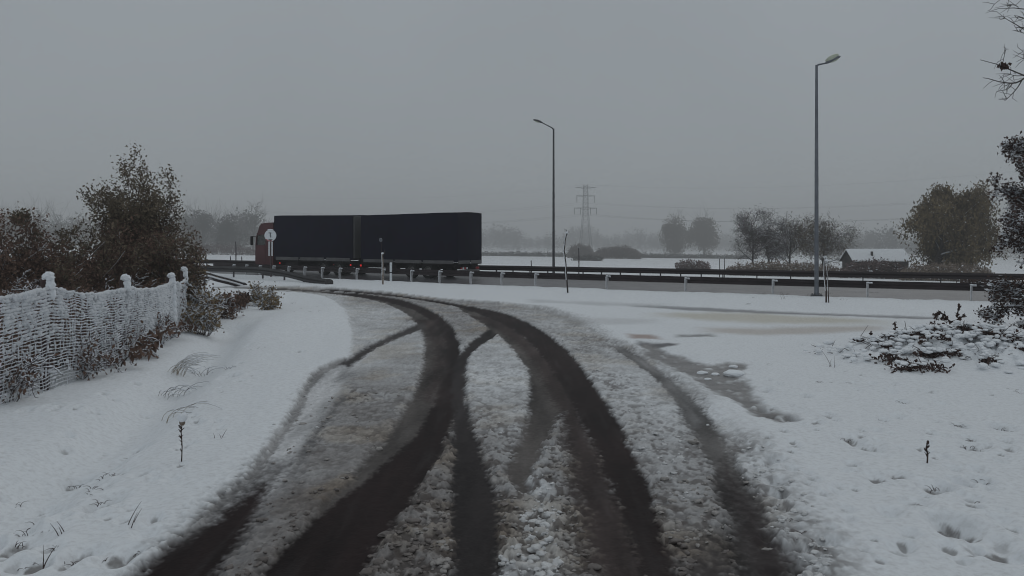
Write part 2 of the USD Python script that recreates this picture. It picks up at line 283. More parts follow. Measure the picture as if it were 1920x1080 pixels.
ROADL = [(440, 543), (525, 549), (600, 556), (636, 574), (652, 600), (664, 640), (656, 674), (592, 702), (545, 785), (475, 885), (410, 945), (300, 1060), (285, 1080)]
ROADR = [(440, 539), (525, 540), (700, 549), (860, 565), (960, 573), (1040, 586), (1092, 607), (1135, 640), (1185, 655), (1255, 700), (1330, 765), (1405, 850), (1455, 930), (1520, 1040), (1540, 1080)]
road_poly = ground_poly(ROADL, ROADR)
CORE, GREYW, MIDW, EW = (0.0180, 0.0108, 0.0105), (0.092, 0.082, 0.077), (0.048, 0.036, 0.034), (0.115, 0.109, 0.106)
TRACKS = [  # (left edge, right edge, colour, wetness, edge softness)
    ([(690, 645), (650, 676), (590, 705), (545, 785), (478, 885), (410, 950), (300, 1060), (285, 1080)], [(705, 655), (672, 690), (640, 725), (602, 790), (562, 850), (512, 928), (455, 1000), (405, 1080)], (0.50, 0.50, 0.507), 0.30, 0.06),
    ([(652, 690), (600, 735), (560, 800), (510, 880), (440, 960), (345, 1060), (325, 1080)], [(672, 690), (640, 725), (602, 790), (562, 850), (512, 928), (455, 1000), (405, 1080)], (0.43, 0.43, 0.435), 0.35, 0.25),
    ([(648, 674), (588, 706), (545, 782), (476, 885), (408, 950), (298, 1060), (275, 1080)], [(655, 680), (596, 714), (556, 788), (488, 890), (424, 955), (322, 1060), (300, 1080)], (0.27, 0.265, 0.265), 0.5, 0.055),
    ([(640, 745), (604, 795), (566, 850), (516, 918), (470, 955)], [(648, 745), (612, 797), (578, 852), (530, 920), (490, 960)], (0.20, 0.195, 0.195), 0.5, 0.10),
    ([(500, 870), (440, 930), (400, 960), (330, 1030)], [(545, 870), (510, 930), (475, 985), (440, 1040)], (0.12, 0.115, 0.115), 0.6, 0.35),
    ([(498, 905), (445, 942), (385, 985), (318, 1035), (258, 1080)], [(506, 905), (488, 955), (466, 1000), (442, 1035), (418, 1080)], CORE, 1.0, 0.11),
    ([(400, 541), (525, 544.5), (620, 552), (700, 564), (745, 580), (778, 604), (795, 640), (793, 680), (775, 740), (745, 790), (690, 865), (600, 960), (520, 1055), (500, 1080)],
     [(400, 540), (525, 542), (640, 550), (740, 562), (800, 581), (842, 610), (860, 650), (866, 700), (858, 760), (836, 830), (788, 920), (728, 1000), (688, 1080)], GREYW, 0.8, 0.075),
    ([(620, 551), (700, 562), (770, 580), (815, 610), (836, 650), (832, 690), (812, 760), (762, 835), (680, 905), (570, 1000), (500, 1080)],
     [(640, 550), (740, 561), (800, 580), (842, 609), (861, 650), (867, 700), (858, 760), (836, 830), (788, 920), (728, 1000), (686, 1080)], CORE, 1.0, 0.055),
    ([(770, 600), (800, 625), (812, 660), (806, 700), (790, 750)], [(815, 600), (836, 640), (840, 680), (830, 720), (812, 760)], MIDW, 0.9, 0.2),
    ([(918, 618), (898, 632), (872, 655), (852, 690), (846, 760), (850, 860), (849, 960), (846, 1080)],
     [(945, 622), (925, 634), (893, 657), (874, 690), (874, 740), (886, 800), (906, 865), (928, 930), (936, 1000), (938, 1080)], (0.032, 0.027, 0.027), 0.95, 0.055),
    ([(860, 580), (900, 605), (930, 626), (970, 668), (993, 712), (990, 770), (968, 835), (948, 885), (972, 925)],
     [(870, 576), (930, 600), (985, 632), (1050, 705), (1075, 760), (1050, 780), (1030, 820), (1005, 880), (985, 930)], GREYW, 0.8, 0.075),
    ([(870, 590), (960, 640), (1005, 690), (1030, 740), (1050, 780), (1062, 840), (1075, 900), (1090, 960), (1110, 1080)],
     [(940, 600), (1000, 645), (1060, 705), (1090, 760), (1110, 810), (1135, 870), (1160, 930), (1190, 1000), (1230, 1080)], MIDW, 0.7, 0.14),
    ([(600, 546), (700, 553), (800, 566), (862, 578), (930, 602), (1000, 650), (1052, 722), (1092, 795), (1130, 880), (1168, 970), (1200, 1080)],
     [(600, 544), (700, 550), (800, 562), (862, 572), (950, 590), (1022, 626), (1072, 668), (1112, 722), (1152, 782), (1192, 862), (1232, 960), (1268, 1080)], CORE, 1.0, 0.05),
    ([(790, 606), (770, 614), (735, 630), (692, 651), (640, 684)], [(800, 612), (788, 620), (740, 639), (700, 659), (655, 690)], (0.065, 0.058, 0.058), 0.9, 0.10),
    ([(1140, 648), (1205, 692), (1255, 742), (1302, 820), (1340, 895), (1368, 975), (1392, 1080)],
     [(1160, 650), (1215, 680), (1275, 730), (1335, 795), (1385, 875), (1425, 955), (1490, 1080)], EW, 0.7, 0.07),
    ([(1140, 648), (1205, 688), (1258, 735), (1300, 800)], [(1160, 650), (1218, 684), (1278, 730), (1320, 790)], (0.30, 0.295, 0.295), 0.5, 0.2),
    ([(1352, 860), (1360, 930), (1374, 990), (1392, 1080)], [(1360, 860), (1404, 930), (1446, 990), (1500, 1080)], (0.034, 0.027, 0.027), 0.95, 0.18),
    ([(1322, 1010), (1300, 1040), (1290, 1080)], [(1360, 1010), (1380, 1040), (1390, 1080)], (0.06, 0.052, 0.05), 0.6, 0.35),
]
SIDES = [  # faint worn strips and stains on the snowed-over side road: (left, right, colour, strength, softness)
    ([(1180, 576), (1300, 580.5), (1500, 589), (1760, 599)], [(1180, 578.5), (1300, 585.5), (1500, 593.5), (1760, 602)], (0.25, 0.25, 0.26), 0.85, 0.25),
    ([(1240, 592), (1350, 590), (1500, 596), (1640, 604)], [(1240, 600), (1350, 606), (1500, 610), (1640, 612)], (0.56, 0.52, 0.43), 0.75, 0.9),
    ([(1330, 620), (1480, 617), (1640, 618)], [(1330, 628), (1430, 632), (1640, 623)], (0.44, 0.37, 0.31), 0.6, 0.6),
    ([(1000, 566), (1100, 570), (1240, 575)], [(1000, 570), (1100, 575), (1240, 580)], (0.50, 0.51, 0.52), 0.6, 0.5),
    ([(1030, 590), (1100, 600), (1240, 604)], [(1030, 597), (1100, 612), (1240, 612)], (0.5, 0.5, 0.5), 0.45, 0.6),
    ([(1270, 632), (1330, 632.5)], [(1270, 636), (1340, 637)], (0.25, 0.25, 0.25), 0.9, 0.2),
    ([(1175, 630), (1225, 633)], [(1185, 640), (1240, 641)], (0.36, 0.26, 0.22), 0.8, 0.2),
    ([(1195, 644), (1240, 648), (1270, 649)], [(1195, 650), (1240, 655), (1270, 652)], (0.12, 0.115, 0.12), 0.9, 0.15),
    ([(960, 577), (1010, 585), (1060, 602), (1080, 615)], [(975, 577), (1030, 588), (1085, 604), (1095, 615)], (0.22, 0.21, 0.20), 0.55, 0.3),
]
puddle_poly = shapely.Polygon([tuple(G(*q)) for q in [(1212, 648), (1250, 664), (1290, 678), (1330, 687), (1365, 683), (1398, 688), (1385, 700), (1400, 722), (1412, 745), (1440, 770), (1490, 792), (1470, 796), (1420, 782), (1350, 742), (1290, 708), (1240, 684), (1208, 664)]]).buffer(0.05).buffer(-0.05)

def idw(ctrl, base=None, p=3.0):
    c = np.array(ctrl, float); g = np.stack(G(c[:, 0], c[:, 1]), -1)
    sc = np.array([1.0, 0.45])                       # the marks run away from the camera, so points along the road count as nearer
    tree = cKDTree(g * sc); d, i = tree.query(np.stack([XX.ravel(), YY.ravel()], -1) * sc, k=5)
    w = 1 / (d + 0.12) ** p; return ((c[i, 2] * w).sum(1) / w.sum(1)).reshape(XX.shape)
CLEAN = [(480, 541, .6), (600, 548, .55), (720, 558, .42), (800, 572, .42), (880, 590, .48), (870, 620, .45), (700, 590, .78), (740, 612, .66), (690, 640, .78), (600, 562, .8), (640, 600, .85), (640, 660, .8),
    (720, 660, .66), (700, 720, .52), (760, 690, .6), (650, 760, .42), (700, 800, .38), (600, 860, .36), (660, 880, .34), (560, 950, .2), (620, 930, .2), (480, 1040, .2), (540, 1040, .2),
    (640, 690, .68), (590, 740, .66), (550, 820, .58), (480, 910, .5), (430, 950, .4), (815, 850, .22), (790, 920, .22), (815, 980, .32), (780, 1040, .2), (830, 1060, .28),
    (930, 660, .78), (930, 720, .88), (960, 780, .7), (910, 800, .6), (930, 850, .48), (920, 880, .45), (1030, 850, .5), (1010, 920, .8), (1010, 980, .75), (985, 1050, .75), (1030, 1030, .65),
    (1080, 850, .28), (1090, 930, .22), (1100, 1000, .18), (1130, 1060, .14), (950, 950, .3), (940, 1000, .22), (1100, 650, .66), (1150, 720, .74), (1200, 740, .86), (1190, 800, .68), (1250, 800, .82),
    (1260, 870, .64), (1290, 930, .58), (1250, 940, .45), (1310, 1000, .4), (1300, 1060, .26), (1350, 1060, .3), (1200, 690, .66), (1260, 740, .55), (1320, 830, .4), (1370, 920, .34),
    (1350, 780, .95), (1420, 880, .86), (1480, 960, .8), (1530, 1050, .66), (1000, 590, .6), (1050, 610, .72), (1090, 640, .64), (1230, 710, .8), (300, 1080, .3)]
LUMPY = [(480, 541, .1), (700, 590, .15), (720, 660, .1), (700, 720, .08), (652, 745, .8), (640, 770, .3), (585, 830, .8), (620, 830, .25), (540, 920, .4), (640, 860, .2), (300, 960, .03), (230, 1040, .06), (390, 880, .03), (470, 790, .03), (540, 720, .03), (600, 690, .03), (740, 810, .4), (620, 940, .3), (480, 1040, .3), (640, 690, .05), (550, 820, .05), (480, 910, .1),
    (810, 850, .7), (800, 960, 1.1), (790, 1050, 1.1), (930, 660, .2), (930, 740, .3), (960, 780, .35), (925, 860, .7), (900, 800, .6), (1030, 850, 1.2), (1010, 920, 1.3), (1000, 990, 1.5), (985, 1050, 1.4), (1080, 850, 1.1), (1100, 930, .9), (1130, 1060, .7), (950, 950, .8),
    (1100, 650, .5), (1150, 720, .6), (1200, 760, .4), (1190, 800, .55), (1260, 870, .55), (1290, 960, .6), (1320, 1050, .7), (1200, 690, .1), (1260, 740, .15), (1350, 780, .12), (1420, 880, .45), (1480, 960, .6), (1520, 1050, .8), (1000, 590, .3), (880, 600, .4)]

sd_road = sdist(road_poly)
onroad = sstep(0.12, -0.12, sd_road)
clean = np.clip(idw(CLEAN) + 0.34 * (fbm(P3 * 1.7, 4, 31) - 0.5), 0, 1)
lumpy = np.clip(idw(LUMPY), 0, 1.6)
roadish = sstep(0.9, -0.2, sd_road)
fade = sstep(45, 16, YY)
l1 = fbm(P3 * np.array([7.0, 5.0, 1]), 3, 41); l2 = fbm(P3 * np.array([19, 13, 1]), 3, 43); l3 = fbm(P3 * np.array([2.6, 1.8, 1]), 2, 47)
lump = sstep(0.38, 0.72, l1) * 0.6 + sstep(0.40, 0.75, l2) * 0.4
soft = fbm(P3 * np.array([0.55, 0.4, 1]), 4, 51) - 0.5
snow_fine = fbm(P3 * 3.2, 3, 53) - 0.5
DIRTY, SNOW, ASPH = np.array([0.145, 0.125, 0.113]), np.array([0.79, 0.81, 0.83]), np.array([0.026, 0.022, 0.023])
l4 = fbm(P3 * np.array([36, 24, 1]), 2, 45)
# thickness of the snow cover over the ground and its colour
T_verge = 0.075 + 0.10 * soft + 0.035 * snow_fine + 0.02 * np.exp(-((sd_road - 0.35) / 0.3) ** 2)
T_road = 0.020 + 0.02 * clean + roadish * lumpy * (0.060 * (lump - 0.35) + 0.020 * (l4 - 0.5)) + 0.02 * (l3 - 0.5)
thick = lerp(T_verge, np.maximum(T_road, 0.003), onroad)
thick += (1 - onroad) * roadish * lumpy * (0.045 * (lump - 0.4) + 0.02 * (l4 - 0.5)) * sstep(0.7, 0.0, sd_road) * lerp(0.2, 1.0, sstep(-1.5, 0.5, XX))
wl = lerp(0.12, 0.60, sstep(-2.0, 0.5, XX))
cl = lerp(1.0, clean, sstep(1.0, -0.4, (sd_road + 1.3 * wl * (l2 - 0.5)) / wl))
col = lerp(DIRTY, SNOW, (cl ** 1.45)[..., None])
brown = np.clip(sstep(0.50, 0.70, fbm(P3 * 1.1, 3, 61)) * onroad * (1 - cl), 0, 1)[..., None]
col = col * lerp(np.ones(3), np.array([1.04, 0.93, 0.78]), brown)
col = col * (1 + (0.55 * (l4 - 0.5) + 0.45 * (l2 - 0.5)) * (onroad * (1 - 0.6 * cl))[..., None].squeeze(-1))[..., None]
hollow = (roadish * np.clip(lumpy, 0, 1) * sstep(0.34, 0.10, lump) * (1.0 - 0.5 * cl) * sstep(0.35, -0.1, sd_road))[..., None]
col = lerp(col, np.array([0.070, 0.060, 0.057]), 0.9 * hollow)
speck = (roadish * sstep(0.58, 0.70, fbm(P3 * np.array([11, 7, 1]), 2, 77)) * sstep(0.55, 0.0, sd_road) * np.clip(lumpy * 1.4, 0, 1) * fade)[..., None]
col = lerp(col, np.array([0.09, 0.075, 0.068]), 0.75 * speck)
streak = fbm(P3 * np.array([3.0, 0.5, 1]), 3, 71) - 0.5
smear = fbm(P3 * np.array([7.0, 0.7, 1]), 4, 73) - 0.5
wetc = np.zeros_like(XX)
for L_, R_, tcol, wv, softn in TRACKS:
    sd = sdist(ground_poly(L_, R_, ext=L_[-1][1] > 1070), 0.8)
    sd = sd + (softn * 1.1 + 0.03) * (l2 - 0.5) + 0.06 * streak + 0.06 * (l4 - 0.5)
    m = sstep(softn, -softn, sd)
    rid = np.exp(-((sd - 0.14) / 0.09) ** 2) * onroad * (1 - wetc)
    thick += 0.020 * rid * (0.3 + l1) * (wv > 0.7)
    tc = np.array(tcol) * np.maximum(0.4, 1 + 1.5 * streak + 0.35 * (l2 - 0.5) + 0.3 * (l4 - 0.5))[..., None]
    tc = tc + (0.055 * np.clip(smear - 0.06, 0, 1) * (1 - 0.5 * np.clip(wv - 0.9, 0, 1)))[..., None]
    col = lerp(col, tc, m[..., None]); wetc = np.maximum(wetc, m * wv)
    thick = lerp(thick, 0.004 + 0.005 * l2 + (0.012 if wv < 0.5 else 0.0), m)
crumb = (sstep(0.62, 0.70, fbm(P3 * np.array([16, 9, 1]), 2, 79)) * wetc * onroad * sstep(0.9, 0.5, np.abs(streak) + wetc * 0.4) * fade)[..., None]

for L_, R_, c_, st, softn in SIDES:
    sd = sdist(ground_poly(L_, R_, ext=False), 1.5) + softn * 1.2 * (fbm(P3 * np.array([0.9, 0.6, 1]), 3, 81) - 0.5)
    m = sstep(softn, -softn, sd) * st
    col = lerp(col, np.array(c_), m[..., None]); thick -= 0.015 * m
sd_p = sdist(puddle_poly, 1.5) + 0.30 * (fbm(P3 * np.array([3, 1.5, 1]), 3, 91) - 0.5) + 0.20 * (fbm(P3 * np.array([9, 5, 1]), 3, 92) - 0.5)
sd_p = np.maximum(sd_p, 0.9 * (fbm(P3 * np.array([4.5, 3.0, 1]), 3, 94) - 0.745))
pm = sstep(0.16, -0.12, sd_p)
col = lerp(col, np.array([0.20, 0.192, 0.19]) * (0.7 + 0.4 * l1 + 0.5 * (fbm(P3 * np.array([1.6, 5, 1]), 3, 99) - 0.3))[..., None], pm[..., None]); thick = lerp(thick * lerp(1.0, 0.6, sstep(0.5, 0.1, sd_p)), 0.015, pm)
# mound roughness and ground debris under the shrubs
el = np.sqrt(((XX - MOUND[0]) / np.where(XX > MOUND[0], 4.4, 2.6)) ** 2 + ((YY - MOUND[1]) / 2.1) ** 2)
mm = sstep(1.25, 0.5, el)
thick += mm * (0.34 * (fbm(P3 * 2.1, 4, 95) - 0.5) + 0.16 * (fbm(P3 * 6, 3, 96) - 0.5))
hol = mm * sstep(0.41, 0.30, fbm(P3 * 2.1, 4, 95)) ; thick -= 0.10 * hol
# small holes and dints in the clean snow
rng = np.random.default_rng(11)
DINTS = [(35, 1025, .16), (40, 975, .12), (78, 930, .12), (150, 860, .10), (240, 830, .14), (205, 855, .10), (192, 945, .12), (80, 905, .07), (140, 860, .08), (1645, 905, .09), (1748, 922, .10), (1655, 795, .06), (1625, 845, .12), (1720, 957, .08), (1820, 830, .09),
         (1825, 848, .1), (1800, 1005, .14), (1780, 990, .1), (1690, 760, .08), (1870, 1050, .1), (1880, 810, .1), (430, 710, .12), (560, 665, .08), (1560, 690, .08), (1590, 830, .1), (1480, 790, .08), (1530, 800, .07), (1685, 902, .07), (60, 1075, .08), (220, 1060, .1)]
for _ in range(150):
    DINTS.append((rng.uniform(1420, 1930), 640 + 440 * rng.random() ** 0.8, rng.uniform(.03, .07)))
for _ in range(110):
    py = 640 + 440 * rng.random() ** 0.8; DINTS.append((rng.uniform(-40, max(40, 560 - (py - 640) * 0.75)), py, rng.uniform(.03, .07)))
for n_d, (px, py, r) in enumerate(DINTS):
    r = r * 1.5
    gx, gy = G(px, py); i0, i1 = np.searchsorted(-rows, [-1 / (gy - 3 * r), -1 / (gy + 4 * r)]); j0, j1 = np.searchsorted(tt, [(gx - 3 * r) / gy, (gx + 3 * r) / gy])
    if i1 > i0 and j1 > j0:
        d2 = ((XX[i0:i1, j0:j1] - gx) / r) ** 2 + ((YY[i0:i1, j0:j1] - gy) / (1.5 * r)) ** 2
        thick[i0:i1, j0:j1] -= 0.75 * r * np.exp(-d2) - 0.12 * r * np.exp(-(np.sqrt(d2) - 1.6) ** 2 * 3)
        k_ = (sstep(0.55, 0.1, d2 + 0.8 * (l2[i0:i1, j0:j1] - 0.5)) * (0.75 if n_d < 30 else 0.3 * (n_d % 3)))[..., None]
        col[i0:i1, j0:j1] = lerp(col[i0:i1, j0:j1], np.array([0.11, 0.095, 0.085]), k_)
S_ = side_s(XX, YY)
thick = lerp(thick, 0.02, sstep(-0.2, 0.25, S_)); thick -= 0.12 * sstep(0.3, 0.8, S_)
edge = np.maximum(sstep(0.74, 0.795, np.abs(TT)), sstep(3.6, 3.3, YY))
ZZ = zg(XX, YY) + thick * (1 - edge) - 0.0 * edge
rough = lerp(0.8, 0.72, sstep(0.35, 0.9, wetc)); rough = lerp(rough, 0.35, pm)
V = np.stack([XX, YY, ZZ], -1).reshape(-1, 3)
i, j = np.meshgrid(np.arange(NR - 1), np.arange(NT - 1), indexing='ij')
a = (i * NT + j).ravel(); F = np.concatenate([np.stack([a, a + 1, a + NT + 1], 1), np.stack([a, a + NT + 1, a + NT], 1)])
fs = S_.ravel()[F].max(1); F = F[fs < 1.3]
def vnormals(v, f):
    n = np.zeros_like(v); c = np.cross(v[f[:, 1]] - v[f[:, 0]], v[f[:, 2]] - v[f[:, 0]])
    for k in range(3): np.add.at(n, f[:, k], c)
    return n / (np.linalg.norm(n, axis=1, keepdims=True) + 1e-12)
NN = vnormals(V, F); NN *= np.sign(NN[:, 2:] + 1e-9)
if np.cross(V[F[0, 1]] - V[F[0, 0]], V[F[0, 2]] - V[F[0, 0]])[2] < 0: F = F[:, ::-1]
COL, ROU = col.reshape(-1, 3), rough.ravel()
def attr_mesh(name, f, m):
    idx, inv = np.unique(f, return_inverse=True); f = inv.reshape(-1, 3)
    g = UsdGeom.Mesh.Define(stage, numbered('/World/' + name))
    g.CreatePointsAttr(Vt.Vec3fArray.FromNumpy(V[idx].astype(np.float32)))
    g.CreateFaceVertexCountsAttr(Vt.IntArray.FromNumpy(np.full(len(f), 3, np.int32))); g.CreateFaceVertexIndicesAttr(Vt.IntArray.FromNumpy(f.astype(np.int32).ravel()))
    g.CreateSubdivisionSchemeAttr('none'); g.CreateNormalsAttr(Vt.Vec3fArray.FromNumpy(NN[idx].astype(np.float32))); g.SetNormalsInterpolation('vertex')
    api = UsdGeom.PrimvarsAPI(g)
    api.CreatePrimvar('tint', TF.Color3fArray, 'vertex').Set(Vt.Vec3fArray.FromNumpy(COL[idx].astype(np.float32)))
    api.CreatePrimvar('gloss', TF.FloatArray, 'vertex').Set(Vt.FloatArray.FromNumpy(ROU[idx].astype(np.float32)))
    UsdShade.MaterialBindingAPI.Apply(g.GetPrim()).Bind(m); return tag(g.GetPrim(), kind='structure')
ground_mat = usdkit.material(stage, '/World/Looks/winter_ground', {
    'c': ('attribute', {'attribute': 'tint'}), 'ro': ('attribute', {'attribute': 'gloss'}), 'g': ('geometry', {}),
    'n': ('noise_texture', {'scale': 14.0, 'detail': 5.0, 'roughness': 0.65}), 'r': ('rgb_ramp', {'ramp': [(0.25, (0.80, 0.79, 0.78)), (0.5, (0.98, 0.98, 0.98)), (0.75, (1.06, 1.06, 1.06))]}),
    'mul': ('mix', {'mix_type': 'multiply', 'fac': 1.0}), 'n2': ('noise_texture', {'scale': 45.0, 'detail': 4.0, 'roughness': 0.7}),
    'b': ('bump', {'strength': 0.5, 'distance': 0.02}), 'p': ('principled_bsdf', {'specular_ior_level': 0.09})},
    [('g.position', 'n.vector'), ('n.fac', 'r.fac'), ('c.color', 'mul.color1'), ('r.color', 'mul.color2'), ('mul.color', 'p.base_color'), ('ro.fac', 'p.roughness'), ('g.position', 'n2.vector'), ('n2.fac', 'b.height'), ('b.normal', 'p.normal')], surface='p.BSDF')
fr = sd_road.ravel()[F].mean(1) < 0.0; fp = (sd_p.ravel()[F].mean(1) < 0.02) & ~fr
attr_mesh('road', F[fr], ground_mat); attr_mesh('puddle', F[fp], ground_mat); attr_mesh('snow_ground', F[~fr & ~fp], ground_mat)

# ------------------------------------------------------------------ highway and the wide country round it
hs = np.linspace(-75, 75, 160)
nl, fl = near_at(hs), far_at(hs)
if np.linalg.norm(nl[0] - fl[0]) > np.linalg.norm(nl[0] - fl[-1]): fl = fl[::-1]
tn = np.gradient(nl, axis=0); tn /= np.linalg.norm(tn, axis=1, keepdims=True); pn = np.stack([-tn[:, 1], tn[:, 0]], 1)
pn *= np.sign((pn * np.array([0.53, 0.85])).sum(1))[:, None]
hv, wdt = [], np.linspace(0.35, 8.6, 9)
for w in wdt: hv.append(np.column_stack([nl + pn * w, np.full(len(nl), ZR + 0.01 + 0.06 * math.sin((w - 0.3) / 8.3 * math.pi))]))
hv = np.stack(hv, 0); n1 = hv.shape[1]; ii, jj = np.meshgrid(np.arange(hv.shape[0] - 1), np.arange(n1 - 1), indexing='ij'); a = (ii * n1 + jj).ravel()
hf = np.concatenate([np.stack([a, a + 1, a + n1 + 1], 1), np.stack([a, a + n1 + 1, a + n1], 1)])
hm = trimesh.Trimesh(hv.reshape(-1, 3), hf, process=False)
if hm.face_normals[:, 2].mean() < 0: hm.invert()
M['highway'] = mat('highway_wet_asphalt', (0.060, 0.055, 0.060), 0.42, 0.2, 0.8, 0.3, 50.0, spec=0.4, col2=(0.11, 0.105, 0.11))
tag(obj('highway', hm, M['highway'], smooth=True), kind='structure')
rr = np.concatenate([np.linspace(2, 60, 59), np.geomspace(61, 1950, 126)]); aa = np.linspace(0, 2 * np.pi, 361)[:-1]
RR, AA = np.meshgrid(rr, aa, indexing='ij'); fx, fy = RR * np.sin(AA), RR * np.cos(AA)
inn = sstep(0.79, 0.72, np.abs(fx) / np.maximum(fy, 0.1)) * (fy > 3) * sstep(3.5, 5.5, fy) * (side_s(fx, fy) < 10)
ss_ = side_s(fx, fy)
fz = zg(fx, fy) + 0.02 - 0.5 * inn - 0.35 * ((ss_ > -1.5) & (ss_ < 9.0)) + 0.35 * (fbm(np.stack([fx, fy, 0 * fx], -1) * 0.02, 3, 3) - 0.5) * sstep(70, 160, RR) + 0.10 * (fbm(np.stack([fx, fy, 0 * fx], -1) * 0.4, 3, 4) - 0.5) * sstep(9.5, 12, ss_)
n1 = len(aa); ii, jj = np.meshgrid(np.arange(len(rr) - 1), np.arange(n1), indexing='ij'); a = (ii * n1 + jj).ravel(); b = (ii * n1 + (jj + 1) % n1).ravel()
ff = np.concatenate([np.stack([a, b, b + n1], 1), np.stack([a, b + n1, a + n1], 1)])
fm = trimesh.Trimesh(np.stack([fx, fy, fz], -1).reshape(-1, 3), ff, process=False)
ctr = np.array([[0, 0, z1(0, 0)]]); k = np.arange(n1); fm = trimesh.Trimesh(np.vstack([fm.vertices, ctr]), np.vstack([ff, np.stack([k, np.full(n1, len(fm.vertices)), (k + 1) % n1], 1)]), process=False)
if fm.face_normals[:, 2].mean() < 0: fm.invert()
M['field'] = mat('field_snow', (0.70, 0.72, 0.74), 0.75, 0.08, 0.12, 0.2, 2.0, spec=0.2, col2=(0.80, 0.82, 0.84))
tag(obj('snow_field', fm, M['field'], smooth=True), kind='structure')

# ------------------------------------------------------------------ haze
hb = trimesh.creation.box([4200, 4200, 84]); hb.apply_translation([0, 0, 46.0 - 42.0])
haze_mat = usdkit.material(stage, '/World/Looks/haze_air', {'v': ('principled_volume', {'color': (1.0, 1.0, 1.0), 'density': HAZE_DENSITY, 'anisotropy': 0.0})}, [], volume='v.volume')
tag(obj('haze', hb, haze_mat), kind='stuff')

# ------------------------------------------------------------------ guard rails
def wbeam(pts, ztop, height=0.31, side=1.0):
    """W-profile beam along ground points; side = +1 puts the ribs on the left of the walk."""
    p = np.asarray(pts, float); n = len(p); t = np.gradient(p, axis=0); t /= np.linalg.norm(t, axis=1, keepdims=True); nr = np.stack([-t[:, 1], t[:, 0]], 1) * side
    prof = np.array([(0.00, 0.00), (0.03, 0.012), (0.075, 0.05), (0.12, 0.05), (0.155, 0.0), (0.19, 0.05), (0.235, 0.05), (0.28, 0.012), (0.31, 0.0)]) * [height / 0.31, 1.0]
    prof = np.vstack([prof, prof[::-1] + [0, -0.012]])
    ztop = np.broadcast_to(ztop, (n,)); k = len(prof)
    v = np.stack([np.column_stack([p + nr * o, ztop - h]) for h, o in prof], 1)
    ii, jj = np.meshgrid(np.arange(n - 1), np.arange(k), indexing='ij')
    q = np.stack([ii * k + jj, ii * k + (jj + 1) % k, (ii + 1) * k + (jj + 1) % k, (ii + 1) * k + jj], -1).reshape(-1, 4)
    f = np.vstack([q[:, [0, 1, 2]], q[:, [0, 2, 3]]])
    return trimesh.Trimesh(v.reshape(-1, 3), f, process=False)
def px_on(at, px, lo=-70, hi=70):
    s = np.linspace(lo, hi, 4000); q = at(s); return s[np.argmin(np.abs(q[:, 0] / np.maximum(q[:, 1], 1) * FPX + CX - px) + (q[:, 1] < 5) * 1e6)]
def frame(at, s):
    q = at(np.array([s - 0.05, s, s + 0.05])); t = q[2] - q[0]; t /= np.linalg.norm(t); n = np.array([-t[1], t[0]]); n *= np.sign(n @ np.array([0.53, 0.85])); return q[1], t, n
def oriented(m, pos, t):
    """local x along t, y to its left, z up, placed at pos"""
    T = np.eye(4); T[:3, 0] = [t[0], t[1], 0]; T[:3, 1] = [-t[1], t[0], 0]; T[:3, 3] = pos; m = m.copy(); m.apply_transform(T); return m
s_rng = np.linspace(px_on(near_at, 2300), px_on(near_at, 395), 90)
q = near_at(s_rng); tq = np.gradient(q, axis=0); tq /= np.linalg.norm(tq, axis=1, keepdims=True); nq = np.stack([-tq[:, 1], tq[:, 0]], 1); sg = np.sign((nq @ np.array([0.53, 0.85]))[0])
gr = thing('guard_rail', 'long dark steel guard rail on pale snow-crusted posts along the near highway edge', 'guard rail')
beam = obj('beam', wbeam(q + nq * sg * 0.16, ZR + 0.76, 0.31, sg), M['rail'], gr, smooth=30)
rs = np.random.default_rng(5)
tops = q + nq * sg * 0.17
for px in [2180, 2010, 1822, 1626, 1449, 1286, 1138, 1004, 941, 883, 824, 771, 718, 669, 637, 604, 571, 541, 513, 487, 462, 438]:
    pos, t, n = frame(near_at, px_on(near_at, px)); t3 = t if n @ np.array([-t[1], t[0]]) > 0 else -t
    h = 0.70; AS = 1.0 if t3[0] > 0 else -1.0
    m = cat_([box(0, 0.0, h / 2 - 0.15, 0.055, 0.10, h + 0.3, 0.008), box(0.03, 0.0, h / 2 - 0.15, 0.012, 0.12, h + 0.28)])
    po = obj('post', oriented(m, [*pos, ZR], t3), M['post'], gr)
    obj('bracket', oriented(cat_([box(0.0, 0.085, h - 0.17, 0.09, 0.08, 0.16, 0.01), box(AS * 0.10, 0.03, h - 0.04, 0.20, 0.05, 0.05, 0.012)]), [*pos, ZR], t3), M['post'], po)
    obj('snow_cap', oriented(cat_([blob((AS * 0.02, -0.01, h + 0.0), 0.055, seed=int(px) % 97, sub=1, squash=(1.4, 1.0, 0.5)), blob((AS * 0.14, 0.02, h - 0.005), 0.045, seed=int(px) % 89, sub=1, squash=(1.3, 0.9, 0.5)), box(-0.032, -0.02, h * 0.55, 0.012, 0.07, h * 0.8)]), [*pos, ZR], t3), M['wire_snow'], po)
s_rng = np.linspace(px_on(far_at, 2300), px_on(far_at, 200, -60, 75), 90)
q = far_at(s_rng); tq = np.gradient(q, axis=0); tq /= np.linalg.norm(tq, axis=1, keepdims=True); nq = np.stack([-tq[:, 1], tq[:, 0]], 1)
fr_ = thing('guard_rail', 'dark steel guard rail along the far highway edge with the snowy field behind it', 'guard rail')
sg = np.sign((nq @ np.array([-0.53, -0.85]))[0])
obj('beam', wbeam(q, ZR + 0.75, 0.31, sg), M['rail'], fr_, smooth=30)
